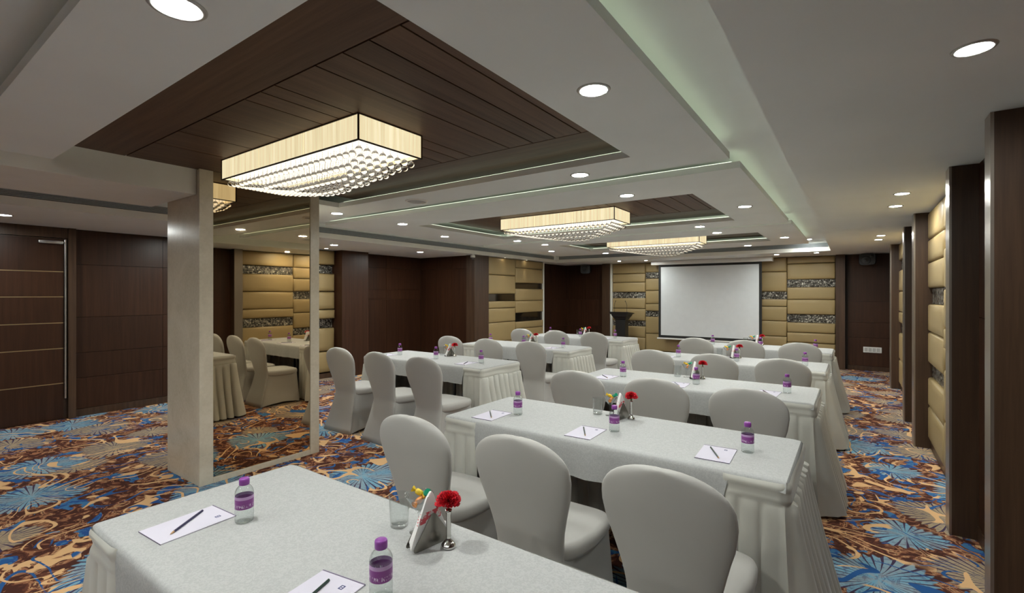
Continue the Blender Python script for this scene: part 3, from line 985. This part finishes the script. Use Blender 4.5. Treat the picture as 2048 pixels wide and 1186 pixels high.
def table_meshes():
    if 'table' in MESH:
        return MESH['table']
    top = MB().box(-HX + 0.006, HX - 0.006, 0.006, TD - 0.006, 0.722, 0.744).mesh('tabletop', M_TABLETOP)
    leg = MB().tube([(0, 0, 0.0), (0, 0, 0.722)], 0.016, 12).mesh('leg', M_BLACK, True, sharp=0.8)
    # cloth: profile across the table, extruded in x with rounded edges and soft ripples in the hanging part
    prof = [(-0.012, 0.572), (-0.012, 0.60), (-0.0115, 0.65), (-0.0105, 0.70), (-0.008, 0.735), (-0.003, 0.748), (0.006, 0.7525), (0.03, 0.753),
            (TD * 0.33, 0.753), (TD * 0.66, 0.753), (TD - 0.03, 0.753), (TD - 0.006, 0.7525), (TD + 0.003, 0.748), (TD + 0.008, 0.735), (TD + 0.0105, 0.70), (TD + 0.012, 0.64)]
    rs = []
    nX = 60
    for i in range(nX + 1):
        x = -HX + TW * i / nX
        end = min(1.0, (HX - abs(x)) / 0.05)
        row = []
        for k, (y, z) in enumerate(prof):
            hang = max(0.0, (0.735 - z) / 0.16)
            rip = hang * 0.006 * math.sin(x * 21 + 0.7) + hang * 0.004 * math.sin(x * 37)
            sgn = -1 if y < TD / 2 else 1
            yy = y + (-sgn) * (-rip)
            zz = z
            # towards the ends the hanging part is tucked up under the skirt band
            tuck = 1.0 if abs(x) > HX - 0.235 else 0.0
            if z < 0.735 and tuck:
                zz = 0.735 - (0.735 - z) * 0.12
            if end < 1:
                zz -= (1 - end) ** 2 * 0.004
            row.append((x, yy, zz))
        rs.append(row)
    cloth = MB().rings(rs, False, False, closed=False)
    # drop over the two ends
    for s in (-1, 1):
        n = len(cloth.v)
        ys = [0.006 + (TD - 0.012) * q / 12 for q in range(13)]
        for z, o in ((0.7485, 0.0), (0.744, 0.005), (0.732, 0.008), (0.725, 0.009)):
            cloth.v += [(s * (HX + o), y, z) for y in ys]
        for r in range(3):
            for q in range(12):
                cloth.f.append((n + r * 13 + q, n + r * 13 + q + 1, n + (r + 1) * 13 + q + 1, n + (r + 1) * 13 + q))
    cl = cloth.mesh('tablecloth', M_DAM, True, sharp=1.2)
    # skirt path around the table: front-left return, left end, back, right end, front-right return
    rad = 0.03
    path = []

    def seg(a, b, n, nrm):
        for q in range(n):
            f = q / n
            path.append(((a[0] + (b[0] - a[0]) * f, a[1] + (b[1] - a[1]) * f), nrm))

    def arc(c, a0, a1, n):
        for q in range(n):
            an = a0 + (a1 - a0) * q / n
            path.append(((c[0] + rad * math.cos(an), c[1] + rad * math.sin(an)), (math.cos(an), math.sin(an))))
    ret = 0.25
    seg((-HX + ret, 0), (-HX + rad, 0), 26, (0, -1))
    arc((-HX + rad, rad), -PI / 2, -PI, 6)
    seg((-HX, rad), (-HX, TD - rad), 70, (-1, 0))
    arc((-HX + rad, TD - rad), PI, PI / 2, 6)
    seg((-HX + rad, TD), (HX - rad, TD), 180, (0, 1))
    arc((HX - rad, TD - rad), PI / 2, 0, 6)
    seg((HX, TD - rad), (HX, rad), 70, (1, 0))
    arc((HX - rad, rad), 0, -PI / 2, 6)
    seg((HX - rad, 0), (HX - ret, 0), 26, (0, -1))
    # arc length
    ss = [0.0]
    for (p, _), (q, _) in zip(path[:-1], path[1:]):
        ss.append(ss[-1] + math.hypot(q[0] - p[0], q[1] - p[1]))
    levels = [0.744, 0.735, 0.722, 0.708, 0.694, 0.678, 0.664, 0.655, 0.645, 0.60, 0.52, 0.42, 0.30, 0.16, 0.02]
    random.seed(11)
    ph = [random.uniform(-1, 1) for _ in range(80)]
    rs = []
    for z in levels:
        row = []
        for ((x, y), (nx_, ny_)), s in zip(path, ss):
            if z > 0.65:      # gathered band with two soft horizontal folds
                t = (0.744 - z) / 0.094
                o = 0.010 + 0.006 * math.sin(t * PI) + 0.005 * math.sin(t * 3 * PI) + 0.003 * math.sin(s * 9 + 5 * t)
            else:
                d = (0.65 - z) / 0.63
                wl = 0.085
                k = s / wl
                kk = int(k)
                fr = k - kk
                p = ph[kk % 80]
                fr = min(1.0, max(0.0, fr + 0.10 * p * d))
                w = 1 - abs(2 * fr - 1) ** 3        # box pleats with sharp valleys
                amp = 0.017 + 0.024 * d
                side = abs(nx_)
                front = 1.0 if ny_ < -0.9 else 0.0
                amp *= 1 - 0.5 * front
                amp *= 1 + 0.7 * side
                flare = (0.03 + 0.075 * side) * d ** 1.3 * (1 - 0.8 * front)
                o = 0.006 + amp * w + flare + 0.010 * p * d
            e = min(s, ss[-1] - s) / 0.035
            o = o * min(1.0, e) ** 0.5 + 0.001
            sag = (0.007 * math.sin(s * 6.1) + 0.005 * math.sin(s * 14.3 + 1)) * max(0.0, 1 - abs(z - 0.66) / 0.08)
            row.append((x + nx_ * o, y + ny_ * o, z + sag))
        rs.append(row)
    sk = MB().rings(rs, False, False, closed=False).mesh('skirt', M_SATIN, True, sharp=1.0)
    MESH['table'] = (top, leg, cl, sk)
    return MESH['table']


def table(xc, y, desc):
    top, leg, cl, sk = table_meshes()
    t = thing('banquet_table', 'skirted banquet table, the ' + desc, 'table', (xc, y, 0), 0, 'banquet tables in rows')
    link('tabletop', top, t)
    for sx in (-1, 1):
        for yy in (0.07, TD - 0.07):
            link('leg', leg, t, (sx * (HX - 0.42), yy, 0))
    link('skirt', sk, t)
    c = link('tablecloth', cl, None, (xc, y, 0))
    tag(c, 'white damask tablecloth on the ' + desc, 'tablecloth', 'white tablecloths')
    return t


# ------------------------------------------------------------------ chairs with stretch covers
def interp(tab, z):
    for (a, va), (b, vb) in zip(tab[:-1], tab[1:]):
        if z <= b:
            f = (z - a) / (b - a)
            f = f * f * (3 - 2 * f) * 0.5 + f * 0.5
            return va + (vb - va) * f
    return tab[-1][1]


def chair_meshes():
    if 'chair' in MESH:
        return MESH['chair']
    N = 40

    def ring(cx, cy, z, hw, hd, p=2.6, bow=0.0):
        out = []
        for a in range(N):
            an = 2 * PI * a / N
            c, s = math.cos(an), math.sin(an)
            x = hw * math.copysign(abs(c) ** (2 / p), c)
            y = hd * math.copysign(abs(s) ** (2 / p), s)
            out.append((cx + x, cy + y - bow * (1 - (x / max(hw, 1e-4)) ** 2) + bow, z))
        return out
    # backrest
    W = [(0.36, 0.150), (0.42, 0.162), (0.46, 0.165), (0.54, 0.177), (0.62, 0.200), (0.70, 0.222), (0.76, 0.230), (0.80, 0.2285)]
    rs = []
    for z in (0.0, 0.05, 0.12, 0.19, 0.26, 0.32, 0.37, 0.41, 0.44, 0.48, 0.53, 0.58, 0.63, 0.68, 0.72, 0.76, 0.79):
        if z < 0.42:      # the back of the cover sweeps down to the floor
            d = (0.42 - z) / 0.42
            hd_ = 0.032 - 0.018 * d ** 0.7
            rs.append(ring(0, 0.073 - 0.088 * d ** 1.25 + hd_, z + 0.002, 0.162 + 0.068 * d ** 1.35, hd_, 3.2, 0.014 * (1 - d)))
        else:
            rs.append(ring(0, 0.105 - 0.105 * (z - 0.42) / 0.5, z, interp(W, z), 0.032, 3.2, 0.014))
    for q in range(1, 10):
        an = q / 9.5 * PI / 2
        z = 0.79 + 0.13 * math.sin(an)
        hw = 0.229 * math.cos(an) ** 0.85
        yc = 0.105 - 0.105 * (z - 0.42) / 0.5
        rs.append(ring(0, yc, z, hw, 0.031 * (0.45 + 0.55 * math.cos(an)), 3.0 - 0.8 * q / 9, 0.014))
    back = MB().rings(rs).mesh('backrest', M_SPAN, True)
    # seat cushion
    cy, hd = 0.315, 0.225
    rs = [ring(0, cy, z, w, d, 5.0) for z, w, d in ((0.395, 0.212, hd - 0.012), (0.415, 0.224, hd), (0.445, 0.226, hd + 0.002), (0.462, 0.219, hd - 0.006), (0.470, 0.20, hd - 0.025), (0.474, 0.14, hd - 0.08), (0.476, 0.05, hd - 0.18))]
    rs = [[(x * (1 - 0.24 * max(0.0, (cy - y) / 0.23) ** 1.5), y, z) for x, y, z in row] for row in rs]
    seat = MB().rings(rs).mesh('seat', M_SPAN, True)
    # stretched skirt: square at the seat, pulled to the four feet at the floor, hollow between them
    rs = []
    for z in (0.425, 0.40, 0.36, 0.30, 0.23, 0.16, 0.09, 0.035, 0.0):
        d = (0.425 - z) / 0.425
        row = []
        for a in range(N * 2):
            an = 2 * PI * a / (N * 2)
            c, s = math.cos(an), math.sin(an)
            p = 5.0 + 6 * d
            x = math.copysign(abs(c) ** (2 / p), c)
            y = math.copysign(abs(s) ** (2 / p), s)
            corner = min(abs(x), abs(y)) ** 2          # 1 at corners, 0 mid-side
            rear = max(0.0, -y)
            hw = (0.218 + 0.012 * d) * (1 - rear) + (0.158 + 0.068 * d ** 1.35) * rear
            hdd = 0.220 + 0.018 * d
            pinch = 0.058 * math.sin(PI * min(1, d * 1.1)) + 0.02 * d
            fx = hw - pinch * (1 - corner) * (1 if abs(x) > abs(y) else 0.0) * (1 - abs(y) ** 2)
            fy = hdd - (pinch * 0.75) * (1 - corner) * (1 if abs(y) > abs(x) else 0.0) * (1 - abs(x) ** 2) * (0.0 if y < 0 else 1)
            yy = cy + y * fy
            if y < 0:
                yy = cy + (0.085 - 0.088 * d ** 1.25 - cy) * rear ** 0.9
            lift = 0.035 * (1 - corner) * d ** 4
            row.append((x * fx, yy, z + lift))
        rs.append(row)
    skirt = MB().rings(rs, False, False).mesh('cover_skirt', M_SPAN, True)
    foot = MB().lathe([(0.013, 0.0), (0.014, 0.012), (0.012, 0.03)], 10).mesh('foot', M_BLACK, True)
    MESH['chair'] = (back, seat, skirt, foot)
    return MESH['chair']


def chair(x, y, rot, label):
    back, seat, skirt, foot = chair_meshes()
    t = thing('banquet_chair', label, 'chair', (x, y, 0), rot, 'covered banquet chairs')
    link('backrest', back, t)
    link('seat', seat, t)
    link('cover_skirt', skirt, t)
    for fx, fy in ((-0.195, 0.02), (0.195, 0.02), (-0.2, 0.52), (0.2, 0.52)):
        link('foot', foot, t, (fx, fy, 0))
    return t


# ------------------------------------------------------------------ table ware
ZT = 0.7535


def bottle(x, y, where):
    if 'bottle' not in MESH:
        body = MB().lathe([(0.018, 0.0), (0.026, 0.0015), (0.0282, 0.006), (0.0282, 0.016), (0.0272, 0.019), (0.0282, 0.022), (0.0282, 0.036), (0.0272, 0.039), (0.0278, 0.043), (0.0274, 0.046),
                           (0.0274, 0.088), (0.0282, 0.091), (0.0284, 0.095), (0.0268, 0.102), (0.0235, 0.109), (0.0185, 0.115), (0.0145, 0.119), (0.0135, 0.122), (0.0135, 0.125)], 28).mesh('bottle', M_BOTTLE, True)
        lab = MB().lathe([(0.0279, 0.047), (0.0281, 0.0475), (0.0281, 0.0865), (0.0279, 0.087)], 28, cap0=False, cap1=False).mesh('label', M_LABEL, True)
        cap = MB().lathe([(0.0150, 0.121), (0.0158, 0.1225), (0.0158, 0.136), (0.0150, 0.1405), (0.0125, 0.1425), (0.004, 0.143)], 24).mesh('cap', M_CAP, True)
        MESH['bottle'] = (body, lab, cap)
    a, b, c = MESH['bottle']
    t = thing('water_bottle', 'purple-capped water bottle, ' + where, 'bottle', (x, y, ZT), random.uniform(0, 6), 'water bottles')
    link('body', a, t)
    link('label_band', b, t)
    link('cap', c, t)


def notepad(x, y, rot, where):
    if 'notepad' not in MESH:
        sheet = MB().box(-0.074, 0.074, -0.11, 0.11, 0.0, 0.0028).mesh('paper', M_PAPER)
        bind = MB().box(-0.0745, 0.0745, 0.1085, 0.1115, 0.0, 0.0036).mesh('binding', M_PADEDGE)
        edge = MB().box(-0.0745, 0.0745, -0.1108, -0.1098, 0.0, 0.0030).mesh('edge_rule', M_PADEDGE)
        logo = MB().frame((-0.0065, 0.0065, -0.008, 0.008), (-0.0035, 0.0035, -0.0055, 0.0055), 0, 0.0003).mesh('emblem', M_INK)
        bar = MB().box(-0.0035, 0.0035, -0.001, 0.001, 0, 0.0003).mesh('emblem_bar', M_INK)
        MESH['notepad'] = (sheet, bind, edge, logo, bar)
    a, b, c, d, e = MESH['notepad']
    t = thing('notepad', 'pale lilac notepad, ' + where, 'notepad', (x, y, ZT), rot, 'notepads')
    link('paper', a, t)
    link('binding', b, t)
    link('edge_rule', c, t)
    em = link('emblem', d, t, (0.03, 0.075, 0.0028))
    link('emblem_bar', e, em, (0, 0, 0))


def pencil(x, y, rot, where, tone):
    col = {'navy': (0.012, 0.010, 0.05), 'green': (0.008, 0.030, 0.020), 'plum': (0.06, 0.010, 0.05)}[tone]
    key = 'pencil_' + tone
    if key not in MESH:
        mt = plain(tone + '_pencil_paint', col, 0.3)
        body = MB().tube([(0, -0.062, 0), (0, 0.085, 0)], 0.0038, 6).mesh('barrel', mt)
        tip = MB().tube([(0, -0.062, 0), (0, -0.078, 0), (0, -0.0785, 0)], [0.0037, 0.0009, 0.0003], 8).mesh('sharpened_tip', plain('cut_wood', (0.45, 0.27, 0.13), 0.6))
        MESH[key] = (body, tip)
    t = thing('pencil', tone.replace('plum', 'purple') + ' pencil on the notepad, ' + where, 'pencil', (x, y, ZT + 0.0028 + 0.0036), rot, 'pencils')
    link('barrel', MESH[key][0], t)
    link('sharpened_tip', MESH[key][1], t)


def tumbler(x, y, where):
    if 'tumbler' not in MESH:
        MESH['tumbler'] = (MB().lathe([(0.027, 0.0), (0.029, 0.002), (0.0335, 0.098), (0.0335, 0.1), (0.0325, 0.1), (0.0275, 0.013), (0.02, 0.011), (0.002, 0.0105)], 28).mesh('tumbler', M_GLASS, True, sharp=0.8))
    tag(link('tumbler', MESH['tumbler'], None, (x, y, ZT)), 'clear glass tumbler, ' + where, 'glass', 'water tumblers')


def cocktail_glass(x, y, where):
    if 'cock' not in MESH:
        bowl = MB().lathe([(0.004, 0.060), (0.012, 0.068), (0.045, 0.118), (0.046, 0.119), (0.044, 0.118), (0.011, 0.071), (0.001, 0.067)], 28, cap0=False).mesh('bowl', M_GLASS, True)
        stem = MB().lathe([(0.030, 0.0), (0.030, 0.0015), (0.008, 0.005), (0.0035, 0.012), (0.003, 0.050), (0.0045, 0.0605)], 24).mesh('stem_and_foot', M_GLASS, True)
        MESH['cock'] = (bowl, stem)
    t = thing('cocktail_glass', 'stemmed cocktail glass holding sweets, ' + where, 'glass', (x, y, ZT), 0, 'cocktail glasses')
    link('bowl', MESH['cock'][0], t)
    link('stem_and_foot', MESH['cock'][1], t)
    for k, (nm, mt, dx, dy, z, rz, tilt) in enumerate((('yellow', M_YEL, -0.006, 0.006, 0.120, 0.4, 0.4), ('orange', M_ORA, 0.008, -0.006, 0.102, 1.6, -0.3), ('green', M_TEAL, 0.020, 0.012, 0.121, 2.6, 0.5))):
        key = 'sweet_' + nm
        if key not in MESH:
            core = MB().tube([(-0.012, 0, 0), (-0.010, 0, 0), (0, 0, 0), (0.010, 0, 0), (0.012, 0, 0)], [0.004, 0.0085, 0.0098, 0.0085, 0.004], 10).mesh('sweet', mt, True)
            fan = MB().tube([(0.0, 0, 0), (0.005, 0, 0), (0.013, 0, 0)], [0.003, 0.006, 0.011], 8).mesh('wrapper_twist', mt)
            MESH[key] = (core, fan)
        s = thing('wrapped_sweet', nm + ' wrapped sweet, ' + where, 'sweet', (x + dx, y + dy, ZT + z), rz, 'wrapped sweets')
        s.rotation_euler = (0, tilt, rz)
        link('sweet', MESH[key][0], s)
        link('wrapper_twist', MESH[key][1], s, (0.011, 0, 0))
        link('wrapper_twist', MESH[key][1], s, (-0.011, 0, 0), (0, 0, PI))


def tri_plate(w, h, th, y, r=0.012):
    """rounded triangular plate in xz, apex up, thickness along y"""
    pts = []
    cs = [(-w / 2, 0.0), (w / 2, 0.0), (0.0, h)]
    for i, c in enumerate(cs):
        a, b = Vector(cs[i - 1]), Vector(cs[(i + 1) % 3])
        c = Vector(c)
        p, q = c + (a - c).normalized() * r * 1.6, c + (b - c).normalized() * r * 1.6
        for k in range(5):
            f = k / 4
            pts.append(((1 - f) ** 2 * p + 2 * f * (1 - f) * c + f ** 2 * q))
    return [[(p.x, y, p.y) for p in pts], [(p.x, y + th, p.y) for p in pts]]


def napkin_holder(x, y, rot, where):
    if 'holder' not in MESH:
        plate = MB().rings(tri_plate(0.15, 0.105, 0.0014, 0)).mesh('plate', M_HOLD)
        base = MB().box(-0.045, 0.045, -0.020, 0.020, 0.0, 0.0016).mesh('base', M_STEEL)
        nap = MB().rings(tri_plate(0.148, 0.150, 0.0065, 0)).mesh('napkin', M_NAP)
        MESH['holder'] = (plate, base, nap)
    pl, ba, na = MESH['holder']
    t = thing('napkin_holder', 'triangular polished steel napkin holder, ' + where, 'napkin holder', (x, y, ZT), rot, 'napkin holders')
    link('plate', pl, t, (0, -0.0205, 0.001))
    link('plate', pl, t, (0, 0.0195, 0.001))
    link('base', ba, t)
    for k in range(3):
        yy = -0.0165 + k * 0.0105
        o = link('paper_napkin', na, None)
        o.matrix_world = Matrix.Translation((x, y, ZT)) @ Matrix.Rotation(rot, 4, 'Z') @ Matrix.Translation((-0.006 + 0.005 * k, yy, 0.010)) @ Matrix.Rotation(-0.06 + 0.055 * k, 4, 'Y')
        tag(o, 'folded printed napkin, %s of three, %s' % (('front', 'middle', 'rear')[k], where), 'napkin', 'paper napkins')


def bud_vase(x, y, where):
    if 'vase' not in MESH:
        body = MB().lathe([(0.021, 0.0), (0.0225, 0.003), (0.021, 0.009), (0.014, 0.016), (0.0075, 0.024), (0.0074, 0.032), (0.0074, 0.095), (0.0085, 0.103), (0.0105, 0.110), (0.0100, 0.110), (0.006, 0.102)], 20).mesh('vase', M_STEEL, True)
        random.seed(5)
        pet = MB()
        for k in range(64):
            f = k / 64
            az = k * 2.399963
            el = 1.45 - 1.75 * f
            ln = 0.017 + 0.014 * f + random.uniform(-0.002, 0.003)
            d = Vector((math.cos(az) * math.cos(el), math.sin(az) * math.cos(el), math.sin(el)))
            side = Vector((-math.sin(az), math.cos(az), 0))
            up = d.cross(side)
            n = len(pet.v)
            base = Vector((0, 0, 0.0))
            pet.v += [tuple(base + side * 0.0015), tuple(base - side * 0.0015)]
            for r_, w_ in ((0.6, 0.007), (1.0, 0.0115)):
                for q in range(7):
                    a = q / 6 * 2 - 1
                    zig = (0.0022 if q % 2 else -0.0022) * r_
                    pet.v.append(tuple(base + d * (ln * r_ * (1 - 0.18 * a * a) + (0.0015 if q % 2 else 0)) + side * (w_ * a) + up * zig))
            for q in range(6):
                pet.f.append((n + 2 + q, n + 3 + q, n + 10 + q, n + 9 + q))
                pet.f.append((n + (1 if q < 3 else 0), n + 3 + q, n + 2 + q))
        petals = pet.mesh('petals', M_RED)
        cal = MB().lathe([(0.002, -0.020), (0.006, -0.015), (0.0085, -0.004), (0.009, 0.002)], 12).mesh('calyx', M_GREEN, True)
        stem = MB().lathe([(0.0016, -0.030), (0.0016, -0.018)], 8).mesh('stem', M_GREEN)
        MESH['vase'] = (body, petals, cal, stem)
    b, p, c, s = MESH['vase']
    tag(link('bud_vase', b, None, (x, y, ZT)), 'slim polished steel bud vase, ' + where, 'vase', 'bud vases')
    t = thing('carnation', 'red carnation standing in the bud vase, ' + where, 'flower', (x, y, ZT + 0.134), random.uniform(0, 6), 'red carnations')
    t.rotation_euler = (random.uniform(-0.12, 0.12), random.uniform(-0.05, 0.12), t.rotation_euler[2])
    link('petals', p, t, (0, 0, 0.004), (0, 0, 0), (1.28, 1.28, 1.2))
    link('calyx', c, t)
    link('stem', s, t, (0, 0, 0))


TABLES = [
    # xc, y front, description, chair seats, pads, pencil tones
    ('T0', -1.105, 0.49, 'foreground table', False, ('navy', 'green', None)),
    ('T1', -1.135, 2.19, 'second right-hand table', True, ('green', 'green', 'green')),
    ('T2', -1.135, 3.87, 'third right-hand table', True, ('navy', 'navy', 'plum')),
    ('T3', -1.135, 5.57, 'fourth right-hand table', True, ('navy', None, None)),
    ('T4', -1.135, 7.30, 'right-hand table before the screen', True, (None, None, None)),
    ('L1', -3.97, 3.76, 'left-hand table nearest the mirror', True, ('navy', 'navy', 'navy')),
    ('L2', -3.97, 5.58, 'middle left-hand table', True, (None, None, 'navy')),
    ('L3', -3.97, 7.38, 'left-hand table near the lectern', True, (None, None, 'navy')),
]
CH_X = {'T': (-1.72, -1.115, -0.53), 'L': (-4.60, -3.93, -3.27)}
CH_Y = {'T1': 1.59, 'T2': 3.245, 'T3': 4.955, 'T4': 6.68, 'L1': 3.155, 'L2': 4.96, 'L3': 6.74}
SEATN = ('left', 'middle', 'right')
for key, xc, y, desc, seats, pens in TABLES:
    table(xc, y, desc)
    if seats:
        for k in range(3):
            chair(CH_X[key[0]][k] + random.uniform(-0.012, 0.012), CH_Y[key] + random.uniform(-0.02, 0.02), random.uniform(-0.03, 0.03),
                  'white covered banquet chair, %s seat at the %s' % (SEATN[k], desc))
    bx = (-0.565, 0.075, 0.73) if key[0] == 'T' else (-0.585, 0.03, 0.67)
    for k in range(3):
        if key == 'T0' and k == 2:
            continue
        by = y + 0.27 + (0.04 if k == 2 else 0.0) + (0.02 if key == 'T0' else 0)
        bxx = (-1.135 if key == 'T0' else xc) + bx[k] + (0.065 if key == 'T0' and k == 0 else 0) + (0.11 if key == 'T0' and k == 1 else 0)
        bottle(bxx, by, '%s place on the %s' % (SEATN[k], desc))
        if pens[k]:
            nx_, ny_, nr = bxx - 0.115, by - 0.115, random.uniform(-0.06, 0.06)
            if key == 'T0':
                nr = 0.06 if k == 0 else 0.16
                nx_, ny_ = bxx - 0.125, by - 0.115
            notepad(nx_, ny_, nr, '%s place on the %s' % (SEATN[k], desc))
            pr = {0: 0.72, 1: 0.52, 2: 0.44}[k] if key != 'T0' else (0.65 if k == 0 else 0.33)
            pencil(nx_ - 0.005, ny_ - 0.005, pr, '%s place on the %s' % (SEATN[k], desc), pens[k])
    # shared centrepiece
    sx, sy = (xc + 0.0, y + 0.55)
    if key == 'T0':
        sx, sy = (-1.03, 1.035)
    w = 'centre of the ' + desc
    tumbler(sx - 0.165, sy + 0.02, w)
    cocktail_glass(sx - 0.085, sy + 0.03, w)
    napkin_holder(sx - 0.005, sy - 0.005, 1.42, w)
    bud_vase(sx + 0.055, sy + 0.015, w)

# ------------------------------------------------------------------ screen, lectern, speakers, socket plate
t = thing('projector_screen', 'large white pull-down projection screen with black border on the far wall', 'screen', (-2.69, 11.45, 0))
boxpart('housing', M_WPLAST, t, (-1.27, 1.31, -0.09, 0.06, 2.205, 2.297), 0.008)
boxpart('end_cap', M_WPLAST, t, (1.31, 1.325, -0.095, 0.065, 2.20, 2.297), 0.003)
boxpart('fabric', M_SCREEN, t, (-1.06, 1.055, 0.010, 0.013, 0.52, 2.18))
link('black_border', MB().frame((-1.115, 1.11, 0.47, 2.207), (-1.06, 1.055, 0.53, 2.155), 0, 0.004).mesh('black_border', M_BLACKM), t, (0, 0.012, 0), (PI / 2, 0, 0))
boxpart('bottom_bar', M_WPLAST, t, (-1.15, 1.14, -0.005, 0.025, 0.435, 0.468), 0.006)

t = thing('lectern', 'black flared lectern standing left of the projection screen', 'lectern', (-4.63, 11.2, 0))
link('base', MB().box(-0.22, 0.22, -0.18, 0.18, 0, 0.05).mesh('base', M_BLACK, True, 0.01, 2, 0.8), t)
sh = [[(-w, -d, z), (w, -d, z), (w, d, z), (-w, d, z)] for z, w, d in ((0.05, 0.15, 0.12), (0.12, 0.13, 0.10), (0.88, 0.125, 0.10))]
link('pedestal', MB().rings(sh).mesh('pedestal', M_BLACK), t)
sh = [[(-w, -d, z), (w, -d, z), (w, d, z), (-w, d, z)] for z, w, d in ((0.88, 0.125, 0.10), (0.90, 0.15, 0.12), (0.92, 0.15, 0.13), (0.96, 0.18, 0.16), (1.0, 0.20, 0.18), (1.02, 0.20, 0.18))]
link('neck', MB().rings(sh).mesh('neck', M_BLACK), t)
link('desk', MB().rings([[(-w, -0.2, 1.02), (w, -0.2, 1.02), (w, 0.2, 1.02), (-w, 0.2, 1.02)] if q == 0 else [(-w, -0.22, 1.08), (w, -0.22, 1.08), (w, 0.22, 1.04), (-w, 0.22, 1.04)] for q, w in ((0, 0.22), (1, 0.245))]).mesh('desk', M_BLACK), t)
for s, lab in ((-1, 'thin gooseneck microphone on the left of the lectern'), (1, 'thin gooseneck microphone on the right of the lectern')):
    m = thing('gooseneck_microphone', lab, 'microphone', (-4.63 + s * 0.16, 11.12, 1.072), 0, 'lectern microphones')
    link('neck', MESH.setdefault('goose%d' % s, MB().tube([(0, 0, 0.0), (0.0, 0, 0.08), (s * 0.004, 0.0, 0.16), (-s * 0.012, -0.004, 0.22), (-s * 0.035, -0.01, 0.26)], 0.0045, 8).mesh('neck', M_BLACK, True)), m)
    link('capsule', MESH.setdefault('goosec', MB().lathe([(0.004, -0.012), (0.008, -0.006), (0.009, 0.006), (0.005, 0.014)], 10).mesh('capsule', M_BLACKM, True)), m, (-s * 0.035, -0.01, 0.265))


def wall_speaker(x, y, z, rz, label):
    t = thing('wall_speaker', label, 'speaker', (x, y, z), rz, 'black wall speakers')
    sh = []
    for yy, k in ((0.11, 0.60), (0.06, 0.8), (0.0, 1.0), (-0.05, 1.0), (-0.06, 0.95)):
        sh.append([(0.135 * k * c_, yy, 0.115 * k * s_) for c_, s_ in [(math.copysign(abs(math.cos(2 * PI * a / 24)) ** 0.45, math.cos(2 * PI * a / 24)), math.copysign(abs(math.sin(2 * PI * a / 24)) ** 0.45, math.sin(2 * PI * a / 24))) for a in range(24)]])
    link('cabinet', MB().rings(sh).mesh('cabinet', M_BLACK, True, sharp=0.7), t)
    for q, (dx, dz, r) in enumerate(((-0.02, -0.02, 0.075), (0.07, 0.06, 0.028))):
        link('driver_cone', MB().lathe([(r, 0.0), (r * 1.02, 0.006), (r * 0.9, 0.008), (r * 0.35, 0.001), (r * 0.3, 0.006), (r * 0.05, 0.009)], 20).mesh('driver_cone', plain('speaker_cone', (0.03, 0.03, 0.032), 0.4), True), t, (dx, -0.06, dz), (PI / 2, 0, 0))
    link('bracket', MB().box(-0.02, 0.02, 0.10, 0.20, -0.02, 0.02).mesh('bracket', M_BLACKM), t)


wall_speaker(0.24, 11.57, 2.18, -0.15, 'black loudspeaker high on the right far wood panelling')
wall_speaker(-5.80, 11.57, 2.17, 0.35, 'black loudspeaker high on the left far wood panelling')

t = thing('socket_plate', 'white multi-socket plate low on the right far wood panelling', 'socket', (0.318, 11.759, 0.414))
boxpart('cover', M_WPLAST, t, (-0.145, 0.145, -0.012, 0.0, -0.055, 0.055), 0.003)
for k in range(4):
    boxpart('socket_insert', plain('socket_grey', (0.45, 0.44, 0.42), 0.5), t, (-0.125 + k * 0.064, -0.125 + k * 0.064 + 0.05, -0.0145, -0.0115, -0.035, 0.035))
